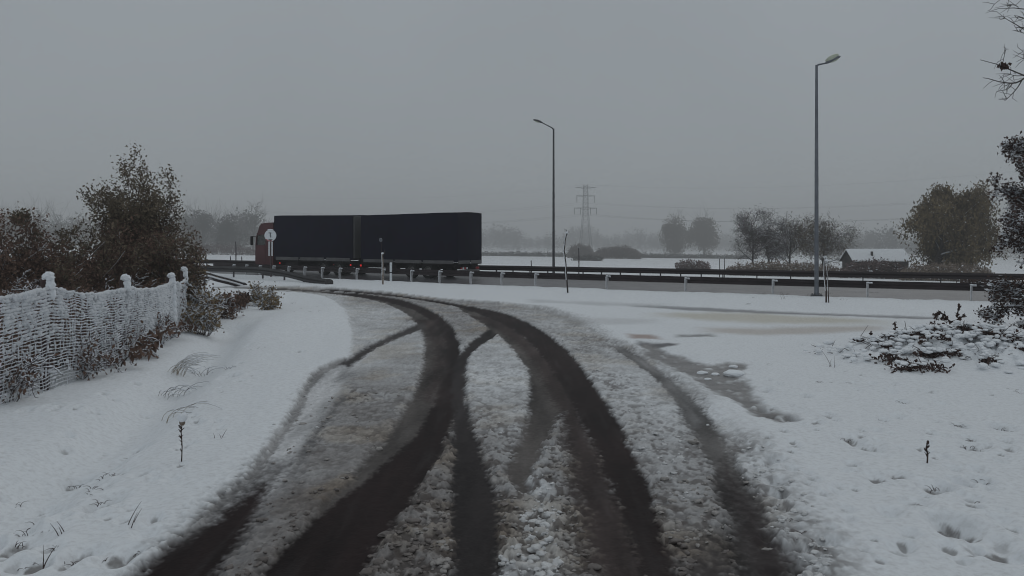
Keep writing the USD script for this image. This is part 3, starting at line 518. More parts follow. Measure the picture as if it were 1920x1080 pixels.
for px in [2060, 1910, 1764, 1618, 1482, 1418, 1355, 1314, 1275, 1237, 1199, 1162, 1126, 1092, 1058, 1025, 992, 960, 929, 470, 455, 437, 420, 403, 385]:
    pos, t, n = frame(far_at, px_on(far_at, px, -60, 75)); t3 = t if n @ np.array([-t[1], t[0]]) > 0 else -t
    obj('post', oriented(cat_([box(0, 0.14, 0.18, 0.055, 0.10, 1.0, 0.008), box(0, 0.07, 0.6, 0.09, 0.06, 0.14, 0.01)]), [*pos, ZR], t3), M['darkpost'], fr_)
# the exit ramp's rail: runs from the left and dips into the snow
def rail_from(pxs, name, label, m, posts, hgt, ground=None, snow=False):
    P = np.array([(*W(px, py, Y)[:2], W(px, py, Y)[2]) for px, py, Y in pxs]); s = np.concatenate([[0], np.cumsum(np.linalg.norm(np.diff(P[:, :2], axis=0), axis=1))])
    u = np.linspace(0, s[-1], 50); Q = np.stack([PchipInterpolator(s, P[:, k])(u) for k in range(3)], -1)
    g = thing(name, label, 'guard rail'); t = np.gradient(Q[:, :2], axis=0); side = 1.0 if (np.array([-t[0, 1], t[0, 0]]) @ np.array([0, -1])) > 0 else -1.0
    bm = obj('beam', wbeam(Q[:, :2], Q[:, 2], hgt, side), m, g, smooth=30)
    obj('end_cap', blob(Q[-1] - [0, 0, hgt * 0.55], 0.24, 3, 2, 0.15, (1, 0.6, 0.85)), m, g, smooth=True)
    if snow:
        nr = np.stack([-t[:, 1], t[:, 0]], 1) * side; nr /= np.linalg.norm(nr, axis=1, keepdims=True)
        obj('snow', sweep(np.column_stack([Q[:, :2] + nr * 0.04, Q[:, 2] - hgt * 0.5]), 0.05, 6), M['wire_snow'], bm)
        obj('snow', sweep(np.column_stack([Q[:, :2] + nr * 0.02, Q[:, 2] + 0.01]), 0.03, 6), M['wire_snow'], bm)
    else:
        pass
    for f_ in posts:
        k = int(f_ * 49); gz = z1(Q[k, 0], Q[k, 1]) - 0.15; top = Q[k, 2] - 0.05
        tt_ = t[k] / np.linalg.norm(t[k]); c = Q[k, :2] - np.array([-tt_[1], tt_[0]]) * side * 0.07
        obj('post', oriented(box(0, 0, 0, 0.06, 0.10, top - gz, 0.008), [*c, (gz + top) / 2], tt_), M['darkpost'], g)
    return g
rail_from([(330, 497.5, 59.5), (365, 498, 58), (480, 500.5, 54), (530, 507, 52), (582, 518.5, 50), (617, 523, 48.6)], 'guard_rail', 'grey guard rail of the exit ramp sinking into the snow before the truck cab', M['ramp_rail'], [0.05, 0.22, 0.4, 0.58, 0.72, 0.84], 0.36)
rail_from([(318, 510, 43.0), (345, 510, 44), (378, 509.5, 45), (410, 517, 47), (440, 525, 48.7), (456, 530, 49.5)], 'guard_rail', 'short guard rail with snow in its groove sloping down beside the brown shrubs', M['rail'], [0.05, 0.4], 0.34, snow=True)

# ------------------------------------------------------------------ truck and trailer
LR, LF = np.array([(858 - CX) / FPX * 52.2, 52.2]), np.array([(514 - CX) / FPX * 60.5, 60.5])
uu = (LF - LR) / np.linalg.norm(LF - LR); yaw = math.atan2(uu[1], uu[0])
def S(px): k = (px - CX) / FPX; return (k * LR[1] - LR[0]) / (uu[0] - k * uu[1])
WID = 2.5
def side_prism(poly, y0, y1):
    """Polygon in (x, z) between y0 and y1 (y to the left of travel)."""
    m = trimesh.creation.extrude_polygon(shapely.Polygon(poly), y1 - y0, engine='earcut')
    m.apply_transform(np.array([[1, 0, 0, 0], [0, 0, -1, y1], [0, 1, 0, 0], [0, 0, 0, 1.0]])); return m
def tarp_box(x0, x1, zb, ztops, rear_bulge=0.0, seed=0):
    """Curtain-sided body with slightly bellied walls and a roof that follows ztops over x0..x1."""
    nx, nz, ny = 60, 22, 16
    xs = np.linspace(x0, x1, nx); zt = np.interp(xs, np.linspace(x0, x1, len(ztops)), ztops)
    rg = np.random.default_rng(seed); seams = (np.arange(nx) % 8) / 8.0
    vs, fs_, off = [], [], 0
    def grid(P):
        nonlocal off
        r, c = P.shape[:2]; ii, jj = np.meshgrid(np.arange(r - 1), np.arange(c - 1), indexing='ij'); a = (ii * c + jj).ravel() + off
        vs.append(P.reshape(-1, 3)); fs_.append(np.concatenate([np.stack([a, a + 1, a + c + 1], 1), np.stack([a, a + c + 1, a + c], 1)])); off += r * c
    v = np.linspace(0, 1, nz)
    for y, sgn in ((0.0, 1), (-WID, -1)):
        bell = 0.035 * np.sin(np.pi * v)[None, :] * (0.6 + 0.4 * np.sin(np.linspace(0, 9, nx))[:, None]) - 0.012 * (np.abs(seams - 0.5) > 0.45)[:, None]
        P = np.stack([np.repeat(xs[:, None], nz, 1), y + sgn * bell, zb + (zt[:, None] - zb) * v[None]], -1); grid(P if sgn > 0 else P[::-1])
    w = np.linspace(0, 1, ny)
    roof = np.stack([np.repeat(xs[:, None], ny, 1), np.repeat(-WID * w[None], nx, 0), zt[:, None] + 0.05 * np.sin(np.pi * w)[None]], -1); grid(roof[::-1])
    for xe, z_, sgn in ((x0, zt[0], -1), (x1, zt[-1], 1)):
        b = rear_bulge * np.sin(np.pi * v ** 0.7)[None] * np.sin(np.pi * w)[:, None] if sgn < 0 else 0 * v[None] + 0 * w[:, None]
        P = np.stack([xe + sgn * b, np.repeat(-WID * w[:, None], nz, 1), np.repeat((zb + (z_ + 0.05 * np.sin(np.pi * w) [:, None] - zb) * v[None]), 1, 0)], -1); grid(P if sgn < 0 else P[::-1])
    return trimesh.Trimesh(np.vstack(vs), np.vstack(fs_), process=False)
def wheel(parent, x, y, r=0.5, w=0.3, out=1):
    c = trimesh.creation.revolve(np.array([(0.30, -w / 2), (r - 0.04, -w / 2), (r, -w / 2 + 0.05), (r, w / 2 - 0.05), (r - 0.04, w / 2), (0.30, w / 2), (0.30, -w / 2)]), sections=24)
    R = trimesh.transformations.rotation_matrix(np.pi / 2, [1, 0, 0]); c.apply_transform(R); c.apply_translation([x, y, r])
    t = obj('wheel', c, M['tyre'], parent, smooth=35)
    d = trimesh.creation.revolve(np.array([(0.0, 0.06), (0.12, 0.10), (0.14, 0.02), (0.24, 0.0), (0.28, 0.10), (0.30, 0.10), (0.30, -0.05), (0.0, -0.05)]), sections=20); d.apply_transform(trimesh.transformations.rotation_matrix(-np.pi / 2 * out, [1, 0, 0])); d.apply_translation([x, y + out * 0.02, r])
    obj('rim', d, M['rim'], t, smooth=35)
def zloc(px, py):                                   # height above the road of a point on the vehicle's left side
    p = LR + uu * S(px); return H - (py - HY) / FPX * p[1] - ZR
xt1 = S(677); xk0, xk1 = S(661), S(514)
base = [*LR, ZR + 0.03]
tr = thing('trailer', 'rear trailer with plain dark navy tarpaulin sides, coupled behind the truck', 'trailer', base, yaw)
ZB = 1.02
obj('tarpaulin', tarp_box(0, xt1, ZB, [zloc(858, 399.5), zloc(840, 400), zloc(780, 402), zloc(730, 403.5), zloc(677, 405)], 0.10, 1), M['tarp'], tr, smooth=30)
for a_, b_ in ((682, 738), (741, 790), (794, 851)):
    x0, x1 = S(b_), S(a_); obj('side_board', box((x0 + x1) / 2, 0.03, ZB + 0.01, x1 - x0, 0.05, 0.20, 0.01), M['board'], tr)
for y in (-0.62, -1.86): obj('rear_board', box(-0.03, y, ZB + 0.01, 0.05, 1.16, 0.20, 0.01), M['board'], tr)
obj('chassis', cat_([box(xt1 / 2, -0.8, 0.80, xt1 - 0.3, 0.12, 0.26), box(xt1 / 2, -1.7, 0.80, xt1 - 0.3, 0.12, 0.26)] + [box(x, -WID / 2, 0.82, 0.1, WID - 0.1, 0.16) for x in np.linspace(0.3, xt1 - 0.3, 7)] + [box(xt1 / 2, -0.03, 0.885, xt1, 0.05, 0.05), box(xt1 / 2, -WID + 0.03, 0.885, xt1, 0.05, 0.05)]), M['chassis'], tr)
obj('drawbar', cat_([box(xt1 + 0.5, -WID / 2, 0.62, 1.6, 0.14, 0.14, 0.02)]), M['chassis'], tr)
obj('underrun_bar', box(0.12, -WID / 2, 0.50, 0.12, 2.3, 0.14, 0.02), M['board'], tr)
for x in (xt1 * 0.30, xt1 * 0.47):
    wheel(tr, x, -0.18, 0.48, 0.3, 1); wheel(tr, x, -WID + 0.18, 0.48, 0.3, -1)
    obj('mudguard', cat_([box(x, -0.18, 1.0 - 0.045, 1.05, 0.34, 0.03, 0.01), box(x - 0.54, -0.18, 0.78, 0.03, 0.34, 0.34, 0.01)]), M['black'], tr)
obj('tool_box', box(xt1 * 0.68, -0.25, 0.62, 0.9, 0.4, 0.42, 0.03), M['chassis'], tr)
for k in range(4):
    obj('tail_marker', box(0.045, -0.45 - 0.19 * k, 0.66, 0.04, 0.15, 0.12, 0.01), M['red'] if k % 2 == 0 else M['signwhite'], tr)
obj('tail_lamp', box(0.04, -2.1, 0.66, 0.04, 0.36, 0.12, 0.01), M['red'], tr)
lampm = lambda x, z, r=0.07: blob((x, 0.07, z), r, 2, 1, 0.0, (1, 0.5, 1))
obj('marker_lamp', lampm(S(678), zloc(678, 498.5), 0.075), M['redlamp'], tr, smooth=True)
tk = thing('truck', 'red-cabbed lorry with dark navy tarpaulin body passing behind the guard rail', 'truck', base, yaw)
ZK = 1.04
obj('tarpaulin', tarp_box(xk0, xk1, ZK, [zloc(661, 405), zloc(620, 405), zloc(560, 405.3), zloc(514, 405.5)], 0.03, 2), M['tarp'], tk, smooth=30)
obj('bulkhead', box(xk0 - 0.06, -WID / 2 + 0.1, 2.5, 0.10, 2.2, 2.7, 0.02), M['gap'], tk)
for a_, b_ in ((518, 560), (563, 608), (612, 657)):
    x0, x1 = S(b_), S(a_); obj('side_board', box((x0 + x1) / 2, 0.03, ZK + 0.02, x1 - x0, 0.05, 0.22, 0.01), M['board'], tk)
xc0, xc1 = xk1 + 0.12, S(478)
obj('chassis', cat_([box((xk0 + xc1) / 2, -0.8, 0.80, xc1 - xk0 - 0.3, 0.12, 0.28), box((xk0 + xc1) / 2, -1.7, 0.80, xc1 - xk0 - 0.3, 0.12, 0.28), box((xk0 + xk1) / 2, -0.03, 0.89, xk1 - xk0, 0.05, 0.05)] + [box(x, -WID / 2, 0.82, 0.1, WID - 0.1, 0.16) for x in np.linspace(xk0 + 0.3, xk1 - 0.3, 6)]), M['chassis'], tk)
zt_ = zloc(496, 419)
cl_ = xc1 - xc0
cabp = [(xc0, 0.55), (xc1 - 0.02, 0.45), (xc1, 0.9), (xc1 - 0.02, 1.95), (xc1 - 0.10, 2.55), (xc1 - 0.20, 2.72), (xc1 - 0.42, zt_ - 0.22), (xc1 - 0.62, zt_ - 0.04), (xc1 - 0.9, zt_), (xc0, zt_ + 0.04)]
w0, w1 = xc1 - 1.02, xc1 - 0.16
winp = [(w0, zloc(490, 461)), (xc1 - 0.10, zloc(486, 462)), (xc1 - 0.17, zloc(484, 442)), (w0, zloc(490, 440))]
cabm = trimesh.creation.extrude_polygon(shapely.Polygon(cabp, [winp]), WID - 0.06, engine='earcut'); cabm.apply_transform(np.array([[1, 0, 0, 0], [0, 0, -1, -0.02], [0, 1, 0, 0], [0, 0, 0, 1.0]]))
obj('cab', cabm, M['cab'], tk)
obj('side_window', side_prism(winp, -0.06, -0.045), M['glasspane'], tk); obj('side_window', side_prism(winp, -WID + 0.08, -WID + 0.10), M['glasspane'], tk)
obj('door', side_prism([(w0 - 0.03, 0.75), (xc1 - 0.09, 0.75), (xc1 - 0.09, 1.95), (w0 - 0.03, 1.95)], -0.015, 0.0), M['cab'], tk)
obj('windscreen', box(xc1 - 0.035, -WID / 2, 2.25, 0.05, 2.2, 0.75, 0.02), M['glasspane'], tk)
obj('mirror', cat_([box(xc1 + 0.14, 0.16, zloc(480, 452), 0.10, 0.24, 0.62, 0.04), box(xc1 + 0.06, 0.05, zloc(480, 444), 0.2, 0.2, 0.04)]), M['black'], tk)
obj('sun_visor', box(xc1 - 0.14, -WID / 2, zloc(480, 439), 0.2, 2.3, 0.10, 0.02), M['black'], tk)
wheel(tk, xc1 - 0.95, -0.2, 0.5, 0.32, 1); wheel(tk, xc1 - 0.95, -WID + 0.2, 0.5, 0.32, -1)
for x in (xk0 + 1.3, xk0 + 2.65):
    wheel(tk, x, -0.2, 0.5, 0.34, 1); wheel(tk, x, -WID + 0.2, 0.5, 0.34, -1)
    obj('mudguard', box(x, -0.2, 1.015 - 0.05, 1.1, 0.36, 0.03, 0.01), M['black'], tk)
obj('fuel_tank', box(xk1 - 1.6, -0.25, 0.62, 1.2, 0.45, 0.5, 0.08), M['chassis'], tk)
for px, py, r in ((526, 494, 0.06), (667, 498, 0.06)):
    obj('marker_lamp', lampm(S(px) if px < 660 else xk0 + 0.1, zloc(px, py), r), M['redlamp'], tk, smooth=True)
obj('marker_reflector', lampm(S(627), zloc(627, 497), 0.045), M['red'], tk, smooth=True)

# ------------------------------------------------------------------ lamp posts, sign, marker post, saplings
def lamp_post(label, foot, ztop, arm, tilt, m, snow):
    L = thing('street_lamp', label, 'street lamp', foot); h = ztop - foot[2]
    obj('pole', sweep([(0, 0, -0.2), (0, 0, 0.15), (0, 0, 0.5), (0, 0, h * 0.5), (0, 0, h)], [0.105, 0.10, 0.095, 0.08, 0.055], 12), m, L, smooth=40)
    obj('base_plate', cat_([box(0, 0, 0.04, 0.42, 0.34, 0.14, 0.02)] + [box(a, b, 0.13, 0.04, 0.04, 0.06) for a in (-.15, .15) for b in (-.12, .12)]), M['lampdark'], L)
    obj('service_door', box(0, -0.10, 0.85, 0.09, 0.02, 0.4, 0.005), m, L)
    A = np.array(arm, float)
    ar = obj('arm', sweep(np.vstack([[0, 0, h - 0.08], A * 0.15 + [0, 0, h], A * 0.6 + [0, 0, h], A + [0, 0, h]]), [0.045, 0.04, 0.035, 0.03], 8), m, L, smooth=40)
    d = A / np.linalg.norm(A); yaw_ = math.atan2(d[1], d[0]); pit = math.asin(d[2]) + tilt
    head = ICO[2].copy(); v = head.vertices; v = v * [0.36, 0.15, 0.11]; v[:, 1] *= (1 + 0.35 * v[:, 0] / 0.36); v[:, 2] = np.where(v[:, 2] < 0, v[:, 2] * 0.55, v[:, 2]); v[:, 0] += 0.28
    Rm = trimesh.transformations.rotation_matrix(yaw_, [0, 0, 1]) @ trimesh.transformations.rotation_matrix(-pit, [0, 1, 0]); Rm[:3, 3] = A + [0, 0, h]
    head.vertices = v; hd = head.copy(); hd.apply_transform(Rm); ho = obj('lamp_head', hd, m, L, smooth=True)
    df = head.copy(); df.vertices = (df.vertices - [0.34, 0, 0]) * [0.6, 0.8, 0.9] + [0.36, 0, -0.035]; df.apply_transform(Rm); obj('diffuser', df, M['diffuser'], ho, smooth=True)
    if snow:
        sn = blob((0.30, 0, 0.10), 0.25, 4, 2, 0.15, (1.25, 0.65, 0.5)); sn.apply_transform(Rm); obj('snow_cap', sn, M['diffuser'], ho, smooth=True)
    return L
YL = 38.1
lamp_post('tall right-hand lamp post standing in front of the near rail, snow on its head', W(1531, 0, YL)[:2].tolist() + [ZR + 0.02], W(0, 122, YL)[2], (0.42, -0.05, 0.08), 0.25, M['lamp'], True)
YM = 61.3
lamp_post('thin dark lamp post behind the far rail, arm pointing left above the truck', W(1038, 0, YM)[:2].tolist() + [z1(*W(1038, 0, YM)[:2])], W(0, 241, YM)[2], (-0.82, -0.1, 0.40), -0.15, M['lampdark'], False)
YS = 55.6
sg_ = thing('road_sign', 'round white road sign with dark symbol on a post before the red cab', 'road sign', [*W(507, 0, YS)[:2], ZR])
zc = W(0, 441.5, YS)[2] - ZR; rad = 0.37
def disc(r, y0, y1, sec=40):
    m = trimesh.creation.cylinder(r, y1 - y0, sections=sec); m.apply_transform(trimesh.transformations.rotation_matrix(np.pi / 2, [1, 0, 0])); m.apply_translation([0, (y0 + y1) / 2, zc]); return m
obj('post', sweep([(0.02, 0.05, -0.3), (0.02, 0.05, zc + 0.2)], 0.045, 10), M['signpost'], sg_, smooth=40)
fc = obj('sign_face', disc(rad, -0.012, 0.012), M['signwhite'], sg_)
ring = shapely.Point(0, 0).buffer(rad - 0.005, 32).difference(shapely.Point(0, 0).buffer(rad - 0.055, 32)).intersection(shapely.box(-1, -1, 1, -0.22))
def flat(sh, y, t=0.006):
    ms = [trimesh.creation.extrude_polygon(g, t, engine='earcut') for g in getattr(sh, 'geoms', [sh])]; m = cat_(ms); m.apply_transform(trimesh.transformations.rotation_matrix(np.pi / 2, [1, 0, 0])); m.apply_translation([0, y, zc]); return m
obj('red_rim', flat(ring.intersection(shapely.box(-1, -1, 0.1, 1)), -0.013), M['signred'], fc)
glyph = shapely.union_all([shapely.box(-0.11, 0.135, 0.06, 0.185), shapely.box(-0.03, -0.06, 0.03, 0.17), shapely.box(-0.005, -0.12, 0.05, -0.02)])
obj('symbol', flat(glyph, -0.013), M['signblack'], fc)
obj('symbol', flat(shapely.Polygon([(-0.17, -0.235), (0.19, -0.235), (0.08, -0.275), (0.02, -0.34), (-0.03, -0.34), (-0.08, -0.275)]), -0.013), M['signblack'], fc)
zp0, zp1 = W(0, 480, YS)[2] - ZR, W(0, 453, YS)[2] - ZR
for x in (-0.085, 0.105):
    obj('side_plate', box(x + 0.01, -0.03, (zp0 + zp1) / 2, 0.085, 0.02, zp1 - zp0, 0.005), M['signwhite'], sg_)
obj('snow', blob((0, 0, zc + rad), 0.09, 5, 1, 0.2, (2.2, 0.5, 0.4)), M['wire_snow'], sg_)
# white reflector post at the near rail
gp = G(733, 528.5, ZR); mp = thing('marker_post', 'white roadside marker post with dark band in front of the trailer', 'marker post', [*gp, ZR])
zt = W(0, 492, gp[1])[2] - ZR
obj('post', cat_([box(0, 0, zt / 2 - 0.1, 0.13, 0.10, zt + 0.2, 0.02)]), M['signwhite'], mp)
obj('band', box(0, 0, W(0, 511, gp[1])[2] - ZR, 0.136, 0.106, 0.07), M['signblack'], mp)
for px, py0, py1, Y, lab in ((996, 488, 511, 66, 'dark thin marker stake behind the far rail, left of the lamp post'), (1085, 464, 514, 64, 'thin bare pole behind the far rail below the pylon'), (453, 481, 498, 75, 'thin dark stake beyond the far rail left of the truck cab'), (442, 452, 500, 70, 'tall thin pole beyond the far rail among the foggy trees'), (432, 480, 490, 78, 'short leaning stake beyond the far rail by the foggy trees'),
                             (1349, 484, 503, 90, 'grey fence stake left of the bare orchard trees'), (1358, 482, 504, 88, 'dark fence stake left of the bare orchard trees')):
    p = W(px, py0, Y); zz = z1(p[0], p[1])
    st = thing('stake', lab, 'stake', [p[0], p[1], zz]); hh = max(p[2] - zz, 0.4)
    obj('shaft', sweep([(0, 0, -0.2), (0.02, 0, hh * 0.5), (0, 0, hh)], [0.05, 0.045, 0.035], 6), M['darkpost'], st); obj('snow_cap', blob((0, 0, hh), 0.05, 1, 1, 0.2, (1, 1, 0.8)), M['wire_snow'], st)
def sapling(px, py, Y, path, r, label, mtl, twigs, snow=True, tie=None):
    b = np.array([*W(px, py, Y)[:2], 0.0]); b[2] = z1(b[0], b[1]) + 0.02
    t = thing('sapling', label, 'sapling', b)
    pts = np.array([W(*q, Y) - b for q in path]); pts[0] = [0, 0, -0.1]
    rr_ = np.linspace(r, r * 0.45, len(pts)); stem = obj('stem', sweep(pts, rr_, 7), mtl, t, smooth=40)
    rg = np.random.default_rng(int(px)); sg2 = []
    for k in range(twigs):
        f = rg.uniform(0.45, 1.0); i0 = f * (len(pts) - 1); a = pts[int(i0)] + (pts[min(int(i0) + 1, len(pts) - 1)] - pts[int(i0)]) * (i0 % 1)
        d = np.array([rg.normal(0, .5), rg.normal(0, .5), 1.0]); d /= np.linalg.norm(d); l = rg.uniform(.12, .35)
        m_ = a + d * l * .5 + rg.normal(0, .02, 3); sg2 += [(a, m_, .010, .008), (m_, a + d * l, .008, .004)]
    obj('twigs', tubes(sg2, 4), mtl, t)
    if snow:
        obj('snow', cat_([sweep(pts[1:] + [-r * 0.9, -0.01, 0], rr_[1:] * 0.55, 5), blob(pts[-1], 0.07, 3, 1, 0.3, (1, 1, 0.8))]), M['wire_snow'], t)
    return t
sapling(1065, 553, 41.0, [(1065, 554), (1063, 525), (1061, 495), (1058, 470), (1060, 450), (1063, 436)], 0.038, 'tall bent sapling with forked tip between the lamp posts', M['bark'], 7)
sapling(718, 537, 47.6, [(719, 538), (718, 515), (718, 492), (717, 475)], 0.05, 'thin snow-streaked sapling stem in front of the trailer, snow tuft above', M['twig_pale'], 2)
sapling(1549, 572, 35.4, [(1549, 573), (1549, 545), (1546, 515), (1547, 482)], 0.038, 'reddish sapling stem just right of the tall lamp post', M['twig'], 8)
sapling(1554, 572, 35.3, [(1554, 573), (1553, 545), (1551, 500), (1550, 488)], 0.022, 'thin straight stake-like sapling, right one of the pair beside the tall lamp', M['twig'], 3)
p = W(714, 450, 47.6); tuft = thing('snow_tuft', 'pale snowy leaf tuft hanging before the trailer side on a hair-thin twig', 'twig', p)
obj('snow_clot', blob((0, 0, 0), 0.10, 8, 1, 0.3, (0.9, 0.6, 1.2)), M['lamp'], tuft); obj('twig', tubes([((0, 0, -0.05), (0.06, 0, -0.72), 0.012, 0.014)]), M['twig'], tuft)

# ------------------------------------------------------------------ trees
def grow(rng, p, d, length, r, level, maxlevel, segs, tips, wob=0.12, up=0.03, nch=(8, 6, 5), ang=0.8, ratio=0.6, start=0.3, steps=5):
    p = np.array(p, float); d = np.array(d, float); d /= np.linalg.norm(d); step = length / steps; pts = [p.copy()]; dirs = [d.copy()]
    for k in range(steps):
        d = d + rng.normal(0, wob, 3) + np.array([0, 0, up]); d /= np.linalg.norm(d)
        r0 = r * (1 - 0.7 * k / steps); r1 = r * (1 - 0.7 * (k + 1) / steps); q = p + d * step
        segs.append((p, q, r0, r1, level)); p = q; pts.append(p.copy()); dirs.append(d.copy())
        if level == maxlevel: tips.append(p.copy())
    if level < maxlevel:
        n = nch[min(level, len(nch) - 1)]
        for c in range(n):
            f = start + (1 - start) * (c + rng.random()) / n; i0 = min(int(f * steps), steps - 1); a = pts[i0] + (pts[i0 + 1] - pts[i0]) * (f * steps - i0)
            dd = dirs[i0]; e = rng.normal(size=3); e -= (e @ dd) * dd; e /= np.linalg.norm(e) + 1e-9
            th = ang * rng.uniform(0.7, 1.25); nd_ = dd * math.cos(th) + e * math.sin(th)
            grow(rng, a, nd_, length * ratio * rng.uniform(0.6, 1.15) * (1.15 - 0.5 * f if level == 0 else 1), r * (0.30 + 0.25 * (1 - f)), level + 1, maxlevel, segs, tips, wob * 1.2, up, nch, ang, ratio, 0.25, max(3, steps - 1))
def snow_on(segs, levels, k=0.8, minr=0.0):
    out = []
    for a, b, r0, r1, lv in segs:
        if lv in levels and abs((b - a)[2]) < 0.85 * np.linalg.norm(b - a):
            out.append((a + [0, 0, r0 * 0.8 + minr * .7], b + [0, 0, r1 * 0.8 + minr * .7], max(r0 * k, minr), max(r1 * k, minr)))
    return out
def place_tree(name, label, cat, base, segs, tips, seed, leafs=(), sn=None, wood='bark', sides=4, rmin=0.006, group=None):
    t = thing(name, label, cat, base, 0, group)
    obj('trunk', tubes([s[:4] for s in segs if s[4] == 0], 7, rmin), M[wood], t)
    rest = [s[:4] for s in segs if s[4] > 0]
    if rest: obj('branches', tubes(rest, sides, rmin), M[wood], t)
    rg = np.random.default_rng(seed)
    for part, m, count, spread, size, kw, cond in leafs:
        tp = np.array([q for q in tips if cond is None or cond(q)])
        c = tp[rg.integers(0, len(tp), count)] + rg.normal(0, spread, (count, 3)); obj(part, quads(c, size * rg.uniform(0.6, 1.3, count), rg, **kw), M[m], t)
    if sn: obj('snow', tubes(sn, 3), M['wire_snow'], t)
    return t
def multistem(rng, h, spread, nst, r, up=0.06, wob=0.10, mx=2, nch=(6, 4), ratio=0.42, lean=(0, 0), ang=0.7, hmin=0.55):
    segs, tips = [], []
    for k in range(nst):
        th = rng.uniform(0, 2 * np.pi); f = rng.random() ** 0.7
        d = np.array([math.cos(th) * spread * f + lean[0], math.sin(th) * spread * f + lean[1], 1.0]); b = np.array([math.cos(th), math.sin(th), 0]) * 0.25 * f * spread
        grow(rng, b, d, h * rng.uniform(hmin, 1.05) * (1 - 0.25 * f), r * rng.uniform(.6, 1), 0, mx, segs, tips, wob, up, nch, ang, ratio, 0.25, 6)
    return segs, tips
# --- left hedge behind the fence
def at_px(px, Y): x = (px - CX) / FPX * Y; return [x, Y, z1(x, Y) + 0.05]
R = np.random.default_rng
rg = R(1); sg1, tp1 = multistem(rg, 5.3, 0.42, 26, 0.035, nch=(10, 4), ratio=0.32, wob=0.08, up=0.05, ang=0.6)
place_tree('shrub_tree', 'tall bushy olive-leaved tree rising over the left hedge, highest thing on the left', 'tree', at_px(252, 31), sg1, tp1, 1,
    [('leaves', 'olive', 33000, 0.15, 0.058, dict(stretch=1.9), None), ('brown_leaves', 'rust', 20000, 0.26, 0.06, dict(stretch=1.7), lambda q: q[2] < 3.1)], snow_on(sg1, (1,), .6, 0.004), 'twig')
rg = R(2); a2, b2 = multistem(rg, 2.9, 1.0, 32, 0.02, nch=(8, 4), ratio=0.35, wob=0.14)
place_tree('shrub', 'dense rust-brown shrub at the foot of the tall olive tree', 'shrub', at_px(235, 29), a2, b2, 2, [('leaves', 'rust', 26000, 0.22, 0.055, dict(stretch=1.7), None)], snow_on(a2, (1,), 0.6, 0.005), 'twig')
rg = R(3); a2, b2 = multistem(rg, 3.0, 0.6, 22, 0.018, nch=(8, 4), ratio=0.35, wob=0.14)
place_tree('shrub', 'narrow brown-green shrub at the right end of the left hedge', 'shrub', at_px(322, 29), a2, b2, 3, [('leaves', 'olive', 6500, 0.11, 0.055, dict(stretch=1.7), None), ('brown_leaves', 'rust', 4000, 0.13, 0.055, dict(stretch=1.7), None)], snow_on(a2, (1,), 0.6, 0.005), 'twig')
rg = R(4); a2, b2 = multistem(rg, 3.5, 0.95, 38, 0.02, nch=(8, 4), ratio=0.36, wob=0.18)
place_tree('shrub', 'dark reddish-brown shrub at the left edge of the photo, twigs tangled', 'shrub', at_px(30, 26), a2, b2, 4, [('leaves', 'rust', 22000, 0.22, 0.05, dict(stretch=1.8), None)], snow_on(a2, (1,), 0.7, 0.006), 'twig')
rg = R(5); a2, b2 = multistem(rg, 3.5, 0.75, 22, 0.022, nch=(8, 4), ratio=0.32, wob=0.16, up=0.0)
place_tree('shrub', 'dark arching shrub with drooping leafy tips, left of the tall olive tree', 'shrub', at_px(118, 27), a2, b2, 5, [('leaves', 'olive', 7500, 0.08, 0.055, dict(stretch=2.0, hang=.4), None), ('brown_leaves', 'rust', 9000, 0.18, 0.05, dict(stretch=1.7), lambda q: q[2] < 1.7)], snow_on(a2, (0,), 0.7, 0.006), 'twig')
rg = R(6); a2, b2 = multistem(rg, 4.0, 0.10, 3, 0.03, nch=(7, 4), ratio=0.16, wob=0.06, hmin=0.85)
place_tree('shrub', 'slim upright bush with a leafy green tuft on top near the left edge', 'shrub', at_px(50, 28), a2, b2, 6, [('leaves', 'olive', 800, 0.09, 0.055, dict(stretch=1.6), lambda q: q[2] > 3.1), ], snow_on(a2, (1,), 0.9, 0.007), 'twig')
# low snowy weeds along the top of the fence
for k, (px, Y, h_, sp, lab) in enumerate([(20, 19.5, 1.75, .7, 'snowy bramble behind the fence at the left edge'), (140, 20.5, 1.75, .8, 'snowy twiggy weeds behind the fence between the first two posts'), (185, 23.5, 1.75, .7, 'snow-dusted thorny weeds behind the second fence post'), (275, 25.5, 1.7, .7, 'snow-dusted brambles behind the last fence panel'), (70, 23.0, 1.9, .8, 'dark bramble thicket behind the first fence post'), (330, 30.5, 1.5, .6, 'frosted weeds just beyond the last fence post'), (-5, 16.2, 1.5, .7, 'dark weeds close behind the netting at the left edge of the photo'), (45, 17.8, 1.5, .7, 'dark weeds close behind the netting left of the first snow-capped post'), (110, 19.3, 1.5, .7, 'dark weeds close behind the netting right of the first snow-capped post'), (168, 21.6, 1.4, .7, 'dark weeds close behind the netting left of the second snow-capped post')]):
    rg = R(20 + k); a2, b2 = multistem(rg, h_, sp, 34, 0.012, nch=(8, 4), ratio=0.4, wob=0.22, up=0.0)
    place_tree('bramble', lab, 'bramble', at_px(px, Y), a2, b2, 20 + k, [('leaves', 'rust', 5500, 0.14, 0.042, dict(stretch=1.7), lambda q: q[2] < 1.4)], snow_on(a2, (1, 2), .8, 0.007), 'twig')
